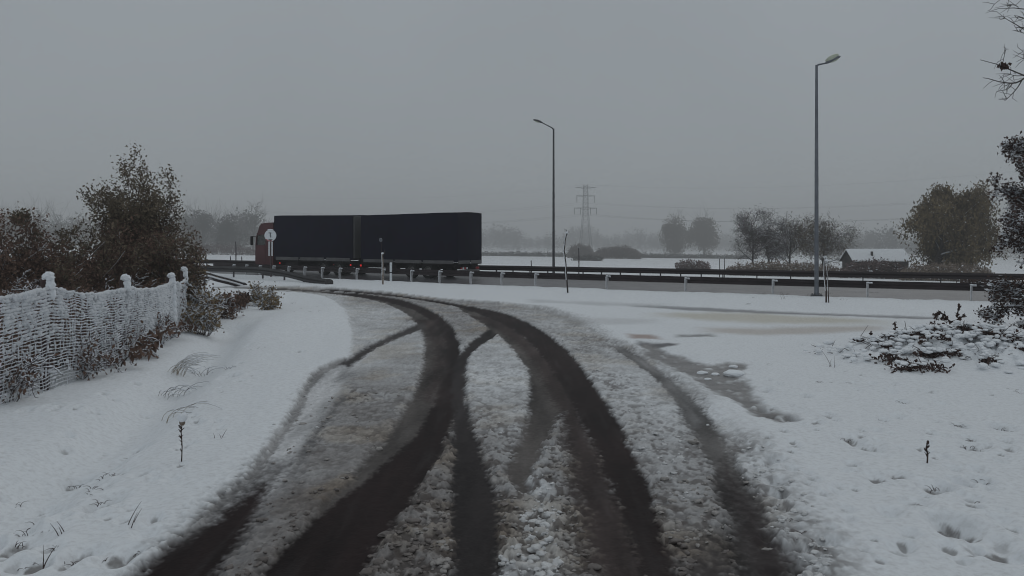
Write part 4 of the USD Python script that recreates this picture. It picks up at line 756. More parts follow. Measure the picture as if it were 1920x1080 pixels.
# --- shrubs at the fence end and on the bank
for k, (px, Y, h_, sp, n_, lf, lab, m_, snw) in enumerate([
        (365, 28.5, 1.5, .9, 30, 900, 'straw-coloured snowy weeds right of the last fence post', 'straw', True), (405, 30.5, 1.0, 1.0, 26, 1500, 'low brown leafy shrub on the ditch bank right of the fence', 'rust', True),
        (435, 33.5, 0.75, .9, 16, 1300, 'rust and ochre leaf clump on the bank below the sloping rail', 'rust', False), (458, 36.0, 0.62, .8, 14, 900, 'dark brown rounded tuft below the end of the sloping rail', 'oakbrown', False),
        (490, 35.5, 1.05, .8, 22, 500, 'white snow-laden shrub beside the ramp, before the truck cab', 'straw', True), (505, 33.5, 0.6, .9, 14, 420, 'small straw-coloured tuft at the top of the bank by the road bend', 'straw', True), (380, 25.8, 0.9, .9, 22, 500, 'pale dry weeds in the ditch below the brown leafy shrub', 'straw', True)]):
    rg = R(40 + k); a2, b2 = multistem(rg, h_, sp, n_, 0.012, nch=(7, 4), ratio=0.42, wob=0.2, up=-0.01)
    place_tree('shrub', lab, 'shrub', at_px(px, Y), a2, b2, 40 + k, [('leaves', m_, lf, 0.07, 0.07, dict(stretch=1.6), None)], snow_on(a2, (0, 1, 2), 1.3, 0.012) if snw else snow_on(a2, (1,), 1, 0.006), 'twig')

# --- fence with snow-clogged netting
FL = np.array([(-8.15, 8.2), (-8.3, 12.3), (-8.42, 16.2), (-8.62, 19.9), (-9.25, 24.2), (-10.3, 28.0)])
fls = np.concatenate([[0], np.cumsum(np.linalg.norm(np.diff(FL, axis=0), axis=1))])
ftop = np.array([1.95, 1.98, 1.90, 1.66, 1.58, 1.45])
fn = thing('fence', 'wire netting fence clogged with snow along the left ditch', 'fence')
for k, (x, y) in enumerate(FL):
    if k == 0: continue
    gz = z1(x, y) - 0.2; top = W(0, [0, 505, 522, 524, 519, 507][k], y)[2]; x -= 0.11
    po = obj('post', sweep([(x, y, gz), (x + 0.01, y, (gz + top) / 2), (x, y, top)], [0.085, 0.08, 0.075], 9), M['wood'], fn, smooth=40)
    cap = [blob((x + 0.065, y - 0.01, top + 0.035), 0.105, k, 3, 0.42, (1.0, 0.95, 0.8), 2.6), blob((x + 0.10, y + 0.0, top - 0.11), 0.095, k + 5, 3, 0.45, (0.8, 0.95, 1.5), 2.4), blob((x + 0.13, y + 0.02, top - 0.27), 0.07, k + 7, 2, 0.4, (0.7, 1.1, 1.5), 2.4)]
    if k == 4: cap += [blob((x + 0.14, y - 0.03, top - 0.35 - 0.2 * q), 0.085, 40 + q, 2, 0.3, (0.9, 1.0, 1.5)) for q in range(5)]
    obj('snow_cap', cat_(cap), M['wire_snow'], po, smooth=True)
ns = 900; su = np.linspace(0, fls[-1], ns)
fxy = np.stack([np.interp(su, fls, FL[:, 0]), np.interp(su, fls, FL[:, 1])], -1)
post_ph = np.interp(su, fls, np.arange(len(fls))); sag = np.sin(np.pi * (post_ph % 1)) ** 2
ztop = np.interp(su, fls, ftop) - 0.08 * sag + 0.06 * (fbm(np.stack([su * 3, 0 * su, 0 * su], -1), 3, 8) - 0.5); zbot = zg(fxy[:, 0], fxy[:, 1]) + 0.02
nrow = 32; strands = []
for r_ in range(nrow):
    f = r_ / (nrow - 1); fy_ = np.full(ns, f)
    q3 = np.stack([su * 0.9, fy_ * 2.2, 0 * su], -1)
    z = zbot + (ztop - zbot) * f + 0.085 * (fbm(np.stack([su * 2.2, fy_ * 7, 0 * su], -1), 4, 105) - 0.5)
    patch = fbm(np.stack([su * 1.5, fy_ * 2.4, 0 * su], -1), 4, 101)
    column = noise(np.stack([su * 3.2, fy_ * 0.8, 0 * su], -1), 111)
    fine = noise(np.stack([su * 15, np.full(ns, r_ * 3.17), 0 * su], -1), 7); fine2 = noise(np.stack([su * 34, np.full(ns, r_ * 5.3), 0 * su], -1), 17)
    cover = sstep(0.36, 0.66, -0.095 + 0.48 * patch + 0.36 * column + 0.16 * fine + 0.26 * (f - 0.45) - 0.10 * (1 - f) * sstep(11, 5, su) + 0.12 * sstep(12.5, 14.5, su) * sstep(19, 16.5, su))
    rad_ = 0.004 + 0.020 * cover + 0.014 * fine * (0.35 + cover) + 0.010 * (fine2 - 0.4) * cover + 0.006 * fine2
    rad_ = np.maximum(rad_, 0.004)
    if r_ == nrow - 1: rad_ = rad_ + 0.016 * (0.4 + fine)
    bow = 0.10 * (fbm(q3 * 1.1, 3, 103) - 0.5) + 0.10 * sag * math.sin(math.pi * f) * (fbm(q3 * 0.6, 2, 104) - 0.3) + 0.03 * (fine - 0.5)
    strands.append(sweep(np.column_stack([fxy[:, 0] + bow, fxy[:, 1], z]), rad_, 5, cap=False))
tag(obj('snow_crust', cat_(strands), M['net_snow'], fn, smooth=True), kind='stuff')
vs_ = []
for s in np.cumsum(np.random.default_rng(4).uniform(0.05, 0.30, 110)):
    if s > fls[-1]: break
    x, y = np.interp(s, fls, FL[:, 0]), np.interp(s, fls, FL[:, 1]); zb, zt2 = np.interp(s, su, zbot), np.interp(s, su, ztop); n_ = 12; prev = None
    for q in range(n_ + 1):
        pt_ = np.array([x + rng.normal(0, .012), y + rng.normal(0, .016), zb + (zt2 - zb) * q / n_])
        if prev is not None: r_ = 0.004 + 0.018 * rng.random() ** 3; vs_.append((prev, pt_, r_, r_ * .8))
        prev = pt_
tag(obj('netting', tubes(vs_, 4), M['net_snow'], fn), kind='stuff')
cs, rs_ = [], []
for _ in range(1500):
    s = rng.uniform(0, fls[-1]); f = rng.random() ** 0.8; cs.append((np.interp(s, fls, FL[:, 0]) + rng.normal(0.02, .03), np.interp(s, fls, FL[:, 1]), np.interp(s, su, zbot) + f * (np.interp(s, su, ztop) - np.interp(s, su, zbot)))); rs_.append(rng.uniform(0.012, 0.036) * (1.5 if f > .92 else 1))
tag(obj('snow_clots', blobs(cs, rs_, R(9), 1, (0.5, 1.1, 1.0), .4), M['net_snow'], fn, smooth=True), kind='stuff')
for k, (px, Y, h_, lab) in enumerate([(18, 14.9, 1.2, 'tangle of dry dark stems grown into the netting at the left edge'), (150, 17.6, 1.0, 'dry dark stems grown into the netting between the first two posts'), (215, 19.5, 1.3, 'dry drooping stems hanging over the netting at the second post'), (290, 22.6, 1.3, 'dry leafy stems hanging over the netting at the third post')]):
    rg = R(400 + k); a2, b2 = multistem(rg, h_, 0.5, 14, 0.008, nch=(6, 3), ratio=0.4, wob=0.25, up=-0.03)
    place_tree('weed', lab, 'weed', at_px(px, Y), a2, b2, 400 + k, [('leaves', 'rust', 230, 0.07, 0.05, dict(stretch=2.2, hang=.8), None)], snow_on(a2, (0, 1, 2), 1.2, 0.010), 'twig')
# --- climbing dead plants on the fence and grass at its foot
def dead_leaf_plant(px, py, Y, n, h_, label, m_='rust', size=0.09):
    b = at_px(px, Y); rg = R(int(px) + int(py)); t = thing('dead_plant', label, 'plant', b); segs = []
    tipz = []
    for k in range(n):
        th = rg.uniform(0, 2 * np.pi); l = h_ * rg.uniform(.6, 1.1); a = np.array([0, 0, -0.03]); d = np.array([math.cos(th) * .45, math.sin(th) * .45, 1.0])
        for s in range(6):
            d = d / np.linalg.norm(d); q_ = a + d * l / 6; segs.append((a, q_, .012 - .0012 * s, .010 - .0012 * s)); a = q_; d = d + np.array([math.cos(th), math.sin(th), -0.8]) * .16 + rg.normal(0, .1, 3)
            if s > 1: tipz.append(q_)
    obj('stems', tubes(segs, 4), M['twig'], t); tp = np.array(tipz); c = tp[rg.integers(0, len(tp), n * 14)] + rg.normal(0, .06, (n * 14, 3))
    obj('leaves', quads(c, size * rg.uniform(.6, 1.3, len(c)), rg, stretch=2.2, hang=1.2), M[m_], t)
    obj('snow', cat_([tubes([(a + [0, 0, .012], b + [0, 0, .012], .012, .010) for a, b, _, _ in segs], 3), quads(c[::2] + [0, 0, .02], size * .9, rg, stretch=1.5, flat=.8)]), M['wire_snow'], t)
    return t
dead_leaf_plant(262, 640, 20.6, 6, 1.3, 'dead climber with hanging brown leaves on the fence below the second post')
dead_leaf_plant(298, 660, 20.4, 5, 0.75, 'rusty curled dead leaves drooping in front of the fence, lowest on the right', size=0.11)
dead_leaf_plant(225, 680, 19.0, 5, 0.8, 'snowy dead stems at the fence foot beside a small dark hole')
dead_leaf_plant(318, 590, 24.0, 5, 0.9, 'dark dead stems at the foot of the last fence post')
def grass_clump(px, Y, n, h_, bend, label, m_='straw', name='grass_clump', group=None, spread=0.05, snow=True, direction=None, r=0.0045):
    b = at_px(px, Y); b[2] += 0.06; rg = R(int(px * 7 + Y * 13)); t = thing(name, label, 'grass', b, 0, group); segs = []
    for k in range(n):
        th = rg.uniform(0, 2 * np.pi) if direction is None else direction + rg.normal(0, .5); a = np.array([rg.normal(0, spread), rg.normal(0, spread), -0.1]); d = np.array([math.cos(th) * .35, math.sin(th) * .35, 1.0]); l = h_ * rg.uniform(.5, 1.15)
        for s in range(6):
            d = d / np.linalg.norm(d); q_ = a + d * l / 6; segs.append((a, q_, r * (1 - s * .13), r * (1 - (s + 1) * .13))); a = q_; d = d + np.array([math.cos(th), math.sin(th), -0.9]) * bend
    obj('blades', tubes(segs, 3), M[m_], t)
    if snow: obj('snow', tubes([(a + [0, 0, .008], b + [0, 0, .008], .009, .007) for a, b, _, _ in segs[::1] if abs((b - a)[2]) < .6 * np.linalg.norm(b - a)], 3), M['wire_snow'], t)
    return t
GC = 'small tufts of dead grass poking out of the snow'
grass_clump(330, 19.6, 26, 0.95, .26, 'big dry grass clump bowed over to the right in the ditch', direction=0.2, spread=.12)
grass_clump(375, 20.2, 16, 0.6, .22, 'upright dark-stemmed grass clump right of the big bowed clump', 'twig', spread=.1)
grass_clump(318, 17.6, 14, 0.8, .30, 'dark bent stems below the big bowed grass clump', 'twig', direction=-0.3, spread=.12)
grass_clump(330, 14.6, 7, 0.9, .34, 'few long arching straws lying across the ditch snow', direction=0.1, spread=.15)
grass_clump(432, 19.2, 12, 0.22, .2, 'tiny dark tuft alone on the white bank left of the road', 'twig', spread=.08)
TUFTS = [(35, 1025), (78, 930), (240, 830), (150, 860), (192, 945), (205, 858), (35, 975), (560, 585), (548, 572), (575, 590), (600, 578), (545, 605), (590, 605), (1655, 796), (1880, 810), (1748, 922), (1825, 848), (1820, 832), (1720, 957), (1690, 760), (1430, 560), (1470, 562), (1645, 560), (1480, 568), (1580, 573), (1770, 1085), (1685, 905), (240, 1025), (110, 1040), (1585, 830), (1560, 905)]
rt = R(321)
TUFTS += [(rt.uniform(1430, 1900), rt.uniform(640, 1040)) for _ in range(34)] + [(rt.uniform(20, 330), rt.uniform(860, 1070)) for _ in range(22)] + [(rt.uniform(1400, 1900), rt.uniform(560, 578)) for _ in range(10)] + [(rt.uniform(420, 560), rt.uniform(640, 760)) for _ in range(6)]
for k, (px, py) in enumerate(TUFTS):
    Y = G(px, py)[1]; grass_clump(px, Y, 6, 0.11 if Y < 16 else 0.2, .3, 'small dark tuft of dead grass poking through clean snow', 'twig', 'grass_tuft', GC, .03 + .0016 * Y, False)
for px, py0, py1, lab in ((1470, 572, 553, 'thin dead weed stalks by the near rail left of the tall lamp'), (120, 1010, 965, 'single thin straw standing in the snow low on the left'), (240, 1000, 945, 'slanting thin straw in the snow low on the left'), (75, 1075, 1030, 'faint pale straws in the bottom left corner'), (415, 830, 805, 'faint pale stalk on the bank right of the seed-head weed'), (1560, 695, 655, 'dark two-stemmed weed left of the brush pile')):
    Y = G(px, py0)[1]; grass_clump(px, Y, 3, (py0 - py1) / FPX * Y * 1.1, .05, lab, 'twig', 'dry_stalk', spread=.03, snow=False, r=0.007)
# seed-head weeds
def seed_weed(px, py0, py1, label, snowhead, r=0.012):
    Y = G(px, py0, -0.05)[1]; b = at_px(px, Y); b[2] += 0.05; h_ = (py0 - py1) / FPX * Y; t = thing('weed', label, 'weed', b); rg = R(int(px))
    pts = [(0, 0, -.1), (.01, 0, h_ * .35), (-.005, .01, h_ * .7), (.012, 0, h_)]; obj('stem', sweep(pts, [r, r * .9, r * .8, r * .7], 6), M['twig'], t)
    sg2 = []
    for k in range(14):
        z = rg.uniform(.2, .85) * h_; th = rg.uniform(0, 6.28); sg2.append((np.array([0, 0, z]), np.array([math.cos(th) * .035, math.sin(th) * .035, z + .03]), .007, .003))
    obj('side_shoots', tubes(sg2, 4), M['twig'], t)
    obj('seed_head', blob((.012, 0, h_), (.045 if snowhead else .02), 3, 2, .3, (.8, .8, 1.3)), M['twig'] if not snowhead else M['twig_pale'], t)
    if snowhead: obj('snow_cap', blob((.015, -.005, h_ + .045), .062, 6, 2, .25, (1, 1, .9)), M['wire_snow'], t)
seed_weed(340, 885, 812, 'tall dried weed with a snow-capped seed head on the left verge', True, 0.008)
seed_weed(1738, 886, 852, 'short dark weed spike standing in clean snow on the right', False, 0.010)

# --- brush pile
bp = thing('brush_pile', 'snow-buried heap of cut brushwood with dark gaps on the right', 'brush pile', [0, 0, 0])
rg = R(77)
segs_, leaf_c, capc, capr = [], [], [], []
def bz(x, y): return z1(x, y) + 0.10
CL = [(1672, 672, .35, 'f'), (1700, 692, .32, 'f'), (1740, 690, .40, 'f'), (1752, 640, .42, 'a'), (1735, 662, .25, 'f'), (1745, 665, .22, 'f'), (1783, 664, .22, 'f'), (1668, 632, .14, 'f'), (1660, 648, .12, 'f'), (1845, 622, .30, 'f'), (1868, 628, .28, 'f'), (1808, 616, .25, 'f'), (1750, 620, .15, 'f'), (1850, 678, .16, 'f'), (1915, 655, .2, 'f'), (1918, 612, .25, 'f'), (1700, 628, .12, 'f'), (1725, 625, .14, 'f'), (1640, 640, .08, 'f'), (1610, 638, .08, 'f'), (1890, 633, .2, 'f')]
def hit(px, py, lift=0.06):
    Ys = np.linspace(15, 32, 500); P_ = np.array([W(px, py, Y) for Y in Ys]); k = np.argmax(P_[:, 2] <= zg(P_[:, 0], P_[:, 1]) + lift); return P_[k]
for px, py, r_, kind_ in CL:
    p_ = hit(px, py, .13); n_ = int(85 * r_ / .3) + 8
    th = rg.uniform(0, np.pi, n_) if kind_ == 'a' else None
    if kind_ == 'a': c = np.stack([np.cos(th) * .32, rg.normal(0, .06, n_), np.sin(th) * .16 - .04], -1) + rg.normal(0, .025, (n_, 3))
    else: c = rg.normal(0, 1, (n_, 3)) * [r_ * .55, r_ * .45, r_ * .17]
    leaf_c.append(p_ + c)
    for k in range(int(8 + 20 * r_)):
        a = p_ + rg.normal(0, r_ * .35, 3) * [1, 1, .4]; d = rg.normal(0, 1, 3) * [1, 1, .45]; d /= np.linalg.norm(d); b_ = a + d * rg.uniform(.15, .45); segs_.append((a, b_, rg.uniform(.006, .016), .004))
    for k in range(int(4 + 10 * r_)):
        capc.append(p_ + np.array([rg.normal(0, r_ * .6), rg.normal(0, r_ * .4), r_ * .30 + abs(rg.normal(0, .04))])); capr.append(rg.uniform(.035, .085))
for pts in ([(1755, 592), (1762, 586), (1770, 590), (1775, 597), (1782, 604), (1798, 599)], [(1795, 590), (1797, 580), (1798, 575)], [(1800, 596), (1808, 592)], [(1757, 600), (1753, 590), (1760, 585)], [(1772, 600), (1768, 597)], [(1635, 640), (1633, 625)], [(1679, 615), (1677, 606)]):
    w3 = [W(px, py, 21.6) for px, py in pts]; segs_ += [(w3[k], w3[k + 1], .02, .016) for k in range(len(w3) - 1)]; leaf_c.append(np.repeat(np.array(w3), 8, 0) + rg.normal(0, .02, (8 * len(w3), 3)))
for k in range(620):
    x, y = MOUND[0] + rg.normal(0.5, 1.5), MOUND[1] + rg.normal(-.2, .9); z = bz(x, y); d = rg.normal(0, 1, 3); d[2] = abs(d[2]) * .4; d /= np.linalg.norm(d); l = rg.uniform(.06, .22)
    segs_.append((np.array([x, y, z - .05]), np.array([x, y, z - .05]) + d * l, .009, .003))
    if k % 60 == 0: leaf_c.append(np.array([x, y, z + .03]) + rg.normal(0, .06, (14, 3)) * [1.3, 1, .6])
    if k % 2 or k % 3: capc.append((x + rg.normal(0, .1), y + rg.normal(0, .1), z + rg.uniform(-.02, .06))); capr.append(rg.uniform(.04, .085))
obj('branches', tubes(segs_, 4), M['twig'], bp); lc = np.vstack(leaf_c)
obj('leaves', quads(lc, .065 * rg.uniform(.5, 1.3, len(lc)), rg, stretch=1.4), M['oakbrown'], bp)
tag(obj('snow_caps', blobs(capc, capr, rg, 2, (1.25, 1.1, .55), .12), M['snow'], bp, smooth=True), kind='stuff')

# --- right edge: brown-leaved tree with snow, and the bare-branched tree overhead
rg = R(60); sg6, tp6 = [], []
grow(rg, (0, 0, 0), (0.0, 0, 1), 5.6, 0.10, 0, 3, sg6, tp6, 0.07, 0.0, (44, 8, 5), 1.3, 0.29, 0.10, 9)
place_tree('oak_tree', 'snow-laden tree with clinging brown leaves at the right edge of the photo', 'tree', at_px(1958, 26), sg6, tp6, 60,
    [('leaves', 'oakbrown', 24000, 0.10, 0.06, dict(stretch=1.6, hang=.3), None), ('leaf_snow', 'wire_snow', 11000, 0.08, 0.075, dict(stretch=2.0, flat=.9), None)], snow_on(sg6, (1, 2, 3), 1.1, 0.016), 'bark')
rg = R(61); a2, b2 = multistem(rg, 1.1, 0.6, 16, 0.014, nch=(7, 4), ratio=0.4, wob=0.2)
place_tree('shrub', 'little russet bush on the snow at the right edge, before the near rail', 'shrub', at_px(1918, 36.0)[:2] + [0.15], a2, b2, 61, [('leaves', 'rust', 1500, 0.08, 0.085, dict(stretch=1.4), None)], snow_on(a2, (1,), 1.0, 0.01), 'twig')
YB = 20.0
bt = thing('bare_tree', 'bare tree whose thin branches reach in at the top right corner', 'tree', [(2120 - CX) / FPX * YB, YB, 0.0])
bb = np.array([(2120 - CX) / FPX * YB, YB, 0.0])
obj('trunk', sweep([(0, 0, -.2), (.05, 0, 2.5), (-.05, .1, 5), (.05, .1, 7.5), (.1, 0, 10.5)], [.24, .2, .16, .11, .05], 10), M['bark'], bt, smooth=40)
limbs = [([(2115, 230), (2040, 190), (1980, 162), (1920, 142), (1898, 132), (1880, 124), (1862, 118), (1838, 112)], .045, .006), ([(1930, 138), (1912, 152), (1897, 157), (1870, 155), (1850, 150), (1836, 148)], .022, .006), ([(1898, 156), (1888, 166), (1880, 170), (1868, 172)], .014, .005), ([(1916, 150), (1910, 162), (1900, 175), (1887, 188)], .014, .005),
         ([(1879, 124), (1877, 110), (1876, 96)], .009, .004), ([(2115, 90), (2040, 45), (1980, 25), (1920, 15), (1900, 13), (1877, 14)], .04, .006), ([(1910, 14), (1901, 8), (1893, 10)], .01, .005), ([(2115, 110), (2010, 75), (1950, 62), (1920, 51), (1904, 52)], .03, .008), ([(1920, 55), (1905, 45), (1888, 34), (1872, 20)], .012, .004), ([(1930, 66), (1915, 60), (1900, 56)], .010, .004), ([(1920, 140), (1905, 143), (1885, 140)], .010, .005),
         ([(1926, 118), (1915, 105), (1912, 95)], .009, .004), ([(2115, -60), (1990, -40), (1910, -20), (1880, -5), (1868, 6)], .03, .005), ([(1930, 45), (1918, 30), (1908, 26)], .009, .004)]
bs = []; tw = []
for pts, r0, r1 in limbs:
    dv = rg.normal(0, .25); w3 = spl(pts, 10); w3 = [W(px, py, YB) - bb + [0, dv * k / 9 * .5, 0] for k, (px, py) in enumerate(w3)]; rr_ = np.linspace(r0, r1, 10); bs += [(w3[k], w3[k + 1], rr_[k], rr_[k + 1]) for k in range(9)]; tw += w3[3:]
for k in range(90):
    a = tw[rg.integers(0, len(tw))]; d = rg.normal(0, 1, 3); d[0] -= .8; d /= np.linalg.norm(d); m_ = a + d * .14; bs += [(a, m_, .006, .005), (m_, m_ + (d + rg.normal(0, .4, 3)) * .12, .005, .003)]
obj('branches', tubes(bs, 5), M['bark'], bt)
lc = W(1881, 124, YB) - bb + rg.normal(0, .05, (26, 3)); obj('leaves', quads(lc, .09, rg, stretch=1.5, hang=.8), M['oakbrown'], bt)

# --- orchard trees, shed and willow beyond the highway
def far_tree(name, label, px, Y, h_, w_, seed, wood, leafs, snowl=(), nch=(15, 8, 5), lean=0.0, rtr=0.15, rmin=0.014, ang=1.0, up=0.02, ratio=0.62, start=0.25, group=None, cat='tree', mx=3):
    rg = R(seed); s_, t_ = [], []
    grow(rg, (0, 0, 0), (lean, 0, 1), h_ * 0.82, rtr, 0, mx, s_, t_, 0.07, up, nch, ang, ratio * w_, start, 7)
    return place_tree(name, label, cat, at_px(px, Y), s_, t_, seed, leafs, snow_on(s_, snowl, 0.9, 0.02) if snowl else None, wood, 3, rmin, group)
far_tree('orchard_tree', 'tallest bare dark-trunked tree left of the lamp post, crown of fine twigs', 1411, 118, 8.4, 0.95, 71, 'bark', [('twigs', 'twig', 4200, 0.35, 0.036, dict(stretch=14), None)], (1, 2), lean=0.02, ratio=.52)
far_tree('orchard_tree', 'small slanting bare tree between the two taller orchard trees', 1447, 122, 6.6, 1.0, 72, 'bark', [('twigs', 'twig', 3600, 0.35, 0.036, dict(stretch=14), None)], (1, 2), lean=-0.12)
far_tree('orchard_tree', 'snow-streaked spreading tree with olive leaf tuft left of the lamp post', 1482, 116, 6.9, 1.0, 73, 'bark', [('twigs', 'twig', 3600, 0.35, 0.036, dict(stretch=14), None), ('leaves', 'willow', 1400, 0.28, 0.13, dict(stretch=1.4), lambda q: q[0] > 0.3)], (1, 2), lean=0.03)
far_tree('orchard_tree', 'leaning tree with olive foliage and one long bough, right of the lamp post', 1540, 117, 6.5, 1.1, 74, 'bark', [('twigs', 'twig', 3600, 0.35, 0.036, dict(stretch=14), None), ('leaves', 'willow', 2000, 0.30, 0.13, dict(stretch=1.4), None)], (1, 2), lean=0.10)
def hedge(name, label, px0, px1, Y0, Y1, h_, n, m_, size, seed, cat='hedge', snow=0.2, depth=1.5):
    rg = R(seed); f = rg.random(n); px = px0 + (px1 - px0) * f; Y = Y0 + (Y1 - Y0) * f + rg.normal(0, depth, n); x = (px - CX) / FPX * Y
    gz = zg(x, Y); hh = h_ * (0.62 + 0.55 * fbm(np.stack([f * 30, 0 * f, 0 * f], -1), 4, seed)) * np.sin(np.pi * np.clip(f, .02, .98)) ** 0.25; z = gz + hh * rg.random(n) ** 0.75
    t = thing(name, label, cat, [x.mean(), Y.mean(), gz.mean()]); c = np.stack([x, Y, z], -1) - [x.mean(), Y.mean(), gz.mean()]
    obj('foliage', quads(np.repeat(c, 2, 0) + rg.normal(0, size * .8, (2 * n, 3)), size * .55 * rg.uniform(.4, 1.4, 2 * n), rg, stretch=3.0), M[m_], t)
    st = rg.integers(0, n, max(20, n // 40)); obj('stems', tubes([(c[k] * [1, 1, 0] + [0, 0, gz[k] - gz.mean() - .1], c[k], .02, .012) for k in st], 3), M['twig'], t)
    k = rg.random(n) < snow
    if k.any(): obj('snow', quads(c[k] + [0, 0, size * .15], size * .9, rg, stretch=1.4, flat=.85), M['wire_snow'], t)
    return t
hedge('hedge', 'low straw-grey hedge under the orchard trees behind the far rail', 1366, 1578, 108, 108, 1.7, 5200, 'twig_pale', 0.20, 81, snow=.25)
hedge('hedge', 'brownish hedge below the shed, left of the willow', 1578, 1705, 104, 103, 2.0, 3600, 'hazered', 0.22, 82, snow=.12)
hedge('hedge', 'low tangled hedge under the willow crown', 1690, 1860, 92, 90, 1.8, 3800, 'twig_pale', 0.2, 83, snow=.1)
hedge('shrub', 'russet bush behind the far rail near the right edge', 1800, 1900, 55, 50, 0.8, 1500, 'oakbrown', 0.12, 84, 'shrub', snow=.3, depth=.6)
hedge('shrub', 'pinkish twiggy bush in the snowy field right of the two foggy trees', 1268, 1330, 150, 150, 1.6, 1500, 'hazered', 0.25, 85, 'shrub', snow=.2)
YH = 112.0
sh = thing('shed', 'dark wooden shed with snow-covered roof between lamp post and willow', 'shed', [*W(1640, 0, YH)[:2], z1(*W(1640, 0, YH)[:2])], math.radians(6))
gz = z1(*W(1640, 0, YH)[:2]); ze = W(0, 489, YH)[2] - gz; zr_ = W(0, 469.5, YH)[2] - gz; hw = 3.6
obj('wall', cat_([side_prism([(-hw + .1, -0.3), (hw, -0.3), (hw, ze), (-hw + .1, ze)], -1.6, 1.6)]), M['shedwall'], sh)
gab = trimesh.creation.extrude_polygon(shapely.Polygon([(-1.6, ze), (1.6, ze), (0, zr_ - .05)]), 0.12, engine='earcut'); gab.apply_transform(np.array([[0, 0, 1, -hw + .1], [1, 0, 0, 0], [0, 1, 0, 0], [0, 0, 0, 1.0]])); obj('gable', gab, M['shedwall'], sh)
def roof_sheet(z0, th, over, m, nm):
    for sgn in (-1, 1):
        q_ = shapely.Polygon([(0, zr_ + z0), (sgn * (1.6 + over), ze - .12 + z0), (sgn * (1.6 + over), ze - .12 + z0 + th), (0, zr_ + z0 + th)]); mm_ = trimesh.creation.extrude_polygon(q_, 2 * hw + .5, engine='earcut'); mm_.apply_transform(np.array([[0, 0, 1, -hw - .2], [1, 0, 0, 0], [0, 1, 0, 0], [0, 0, 0, 1.0]])); obj(nm, mm_, m, sh)
roof_sheet(0.0, .06, .25, M['shedwall'], 'roof'); roof_sheet(.063, .14, .22, M['snow'], 'roof_snow')
obj('door', box(-1.4, -1.63, ze * .42, 1.3, .06, ze * .85, .01), M['black'], sh); obj('flue', box(-0.9, -1.0, ze + .75, .22, .22, .9, .01), M['shedwall'], sh)
for k in range(9): obj('board', box(-hw + .7 + k * .75, -1.62, ze * .5, .70, .03, ze, .008), M['shedwall'], sh)
rg = R(90); s_, t_ = [], []
grow(rg, (0, 0, 0), (0.03, 0, 1), 8.6, 0.42, 0, 3, s_, t_, 0.07, -0.01, (24, 8, 6), 1.1, 0.57, 0.14, 7)
s_ = [q_ for q_ in s_]
tips = [q_ * [1.0, 1.0, 1.0] for q_ in t_]
ext = [q_ - [0, 0, rg.uniform(.3, 1.6)] for q_ in tips if rg.random() < .5]; tips = tips + ext
tips = [q_ for q_ in tips if q_[2] > .6]
place_tree('willow_tree', 'big rounded willow with dull olive-yellow foliage right of the shed', 'tree', at_px(1752, 100), s_, tips, 90,
    [('leaves', 'willow', 30000, 0.30, 0.15, dict(stretch=2.6, hang=.8), None), ('inner_leaves', 'olive', 9000, 0.4, 0.17, dict(stretch=2.4, hang=.6), None), ('leaf_snow', 'wire_snow', 1800, 0.3, 0.12, dict(stretch=1.5, flat=.8), None)], snow_on(s_, (1,), .7, .02), 'bark', 3, .015)
# --- foggy trees
def crown_tree(name, label, px, Y, h_, w_, seed, m_, n_, size, low=0.08, lobes=16, shape=1.0, bare=False, group=None):
    """Trunk with limbs and a crown of leaf clumps gathered in uneven lobes."""
    rg = R(seed); b = at_px(px, Y); t = thing(name, label, 'tree', b, 0, group)
    sg, tp = [], []; grow(rg, (0, 0, -.3), (0.02, 0, 1), h_ * .85, h_ * .018, 0, 2, sg, tp, 0.06, 0.05, (12, 6), .7, w_ / h_ * .75, .2, 7)
    obj('trunk', tubes([q[:4] for q in sg if q[4] == 0], 7, .05), M['hazetree'], t); obj('branches', tubes([q[:4] for q in sg if q[4] > 0], 3, .03), M['hazetree'], t)
    u = rg.normal(size=(lobes, 3)); u /= np.linalg.norm(u, axis=1, keepdims=True); f = rg.random(lobes) ** .4
    zc_ = low + (1 - low) * .5; L = u * f[:, None] * [w_ * .36, w_ * .36, h_ * (1 - low) * .40] + [0, 0, h_ * zc_]; L[:, :2] *= (1 - .45 * shape * np.clip((L[:, 2] / h_ - .55) * 2, 0, 1))[:, None]
    k = rg.integers(0, lobes, n_); rr_ = w_ * rg.uniform(.12, .26, lobes); v = rg.normal(size=(n_, 3)); v /= np.linalg.norm(v, axis=1, keepdims=True)
    c = L[k] + v * (rr_[k] * rg.random(n_) ** .35)[:, None] * [1, 1, 1.25]; c = c[(c[:, 2] > h_ * low * .6) & (c[:, 2] < h_)]
    obj('crown', quads(c, size * rg.uniform(.5, 1.4, len(c)), rg, stretch=1.5), M[m_], t); return t
crown_tree('poplar_tree', 'taller of two foggy rusty poplars in the far field', 1266, 650, 32.5, 24, 110, 'hazegold', 6500, .8, low=.0, lobes=26)
crown_tree('poplar_tree', 'broader, lower of two foggy rusty trees in the far field', 1320, 665, 29.5, 30, 111, 'hazegold', 6500, .8, low=.0, lobes=24, shape=.8)
hedge('bush', 'long rounded dark bush in the foggy field right of the pylon', 1118, 1200, 440, 440, 6.2, 2600, 'hazered', .7, 121, 'bush', 0.05, 2.5)
hedge('bush', 'foggy reddish bush hiding the foot of the pylon', 1066, 1112, 450, 450, 7.2, 1500, 'hazered', .7, 122, 'bush', 0.05, 2.0)
hedge('bush', 'flat dark scrub in front of the pylon foot', 1075, 1128, 340, 340, 2.0, 900, 'hazetree', .5, 123, 'bush', 0.1, 1.0)
hedge('hedgerow', 'thin dark hedgerow line crossing the far snowy field', 840, 1420, 520, 500, 1.7, 5200, 'hazetree', .9, 124, 'hedgerow', 0.1, 2.0)
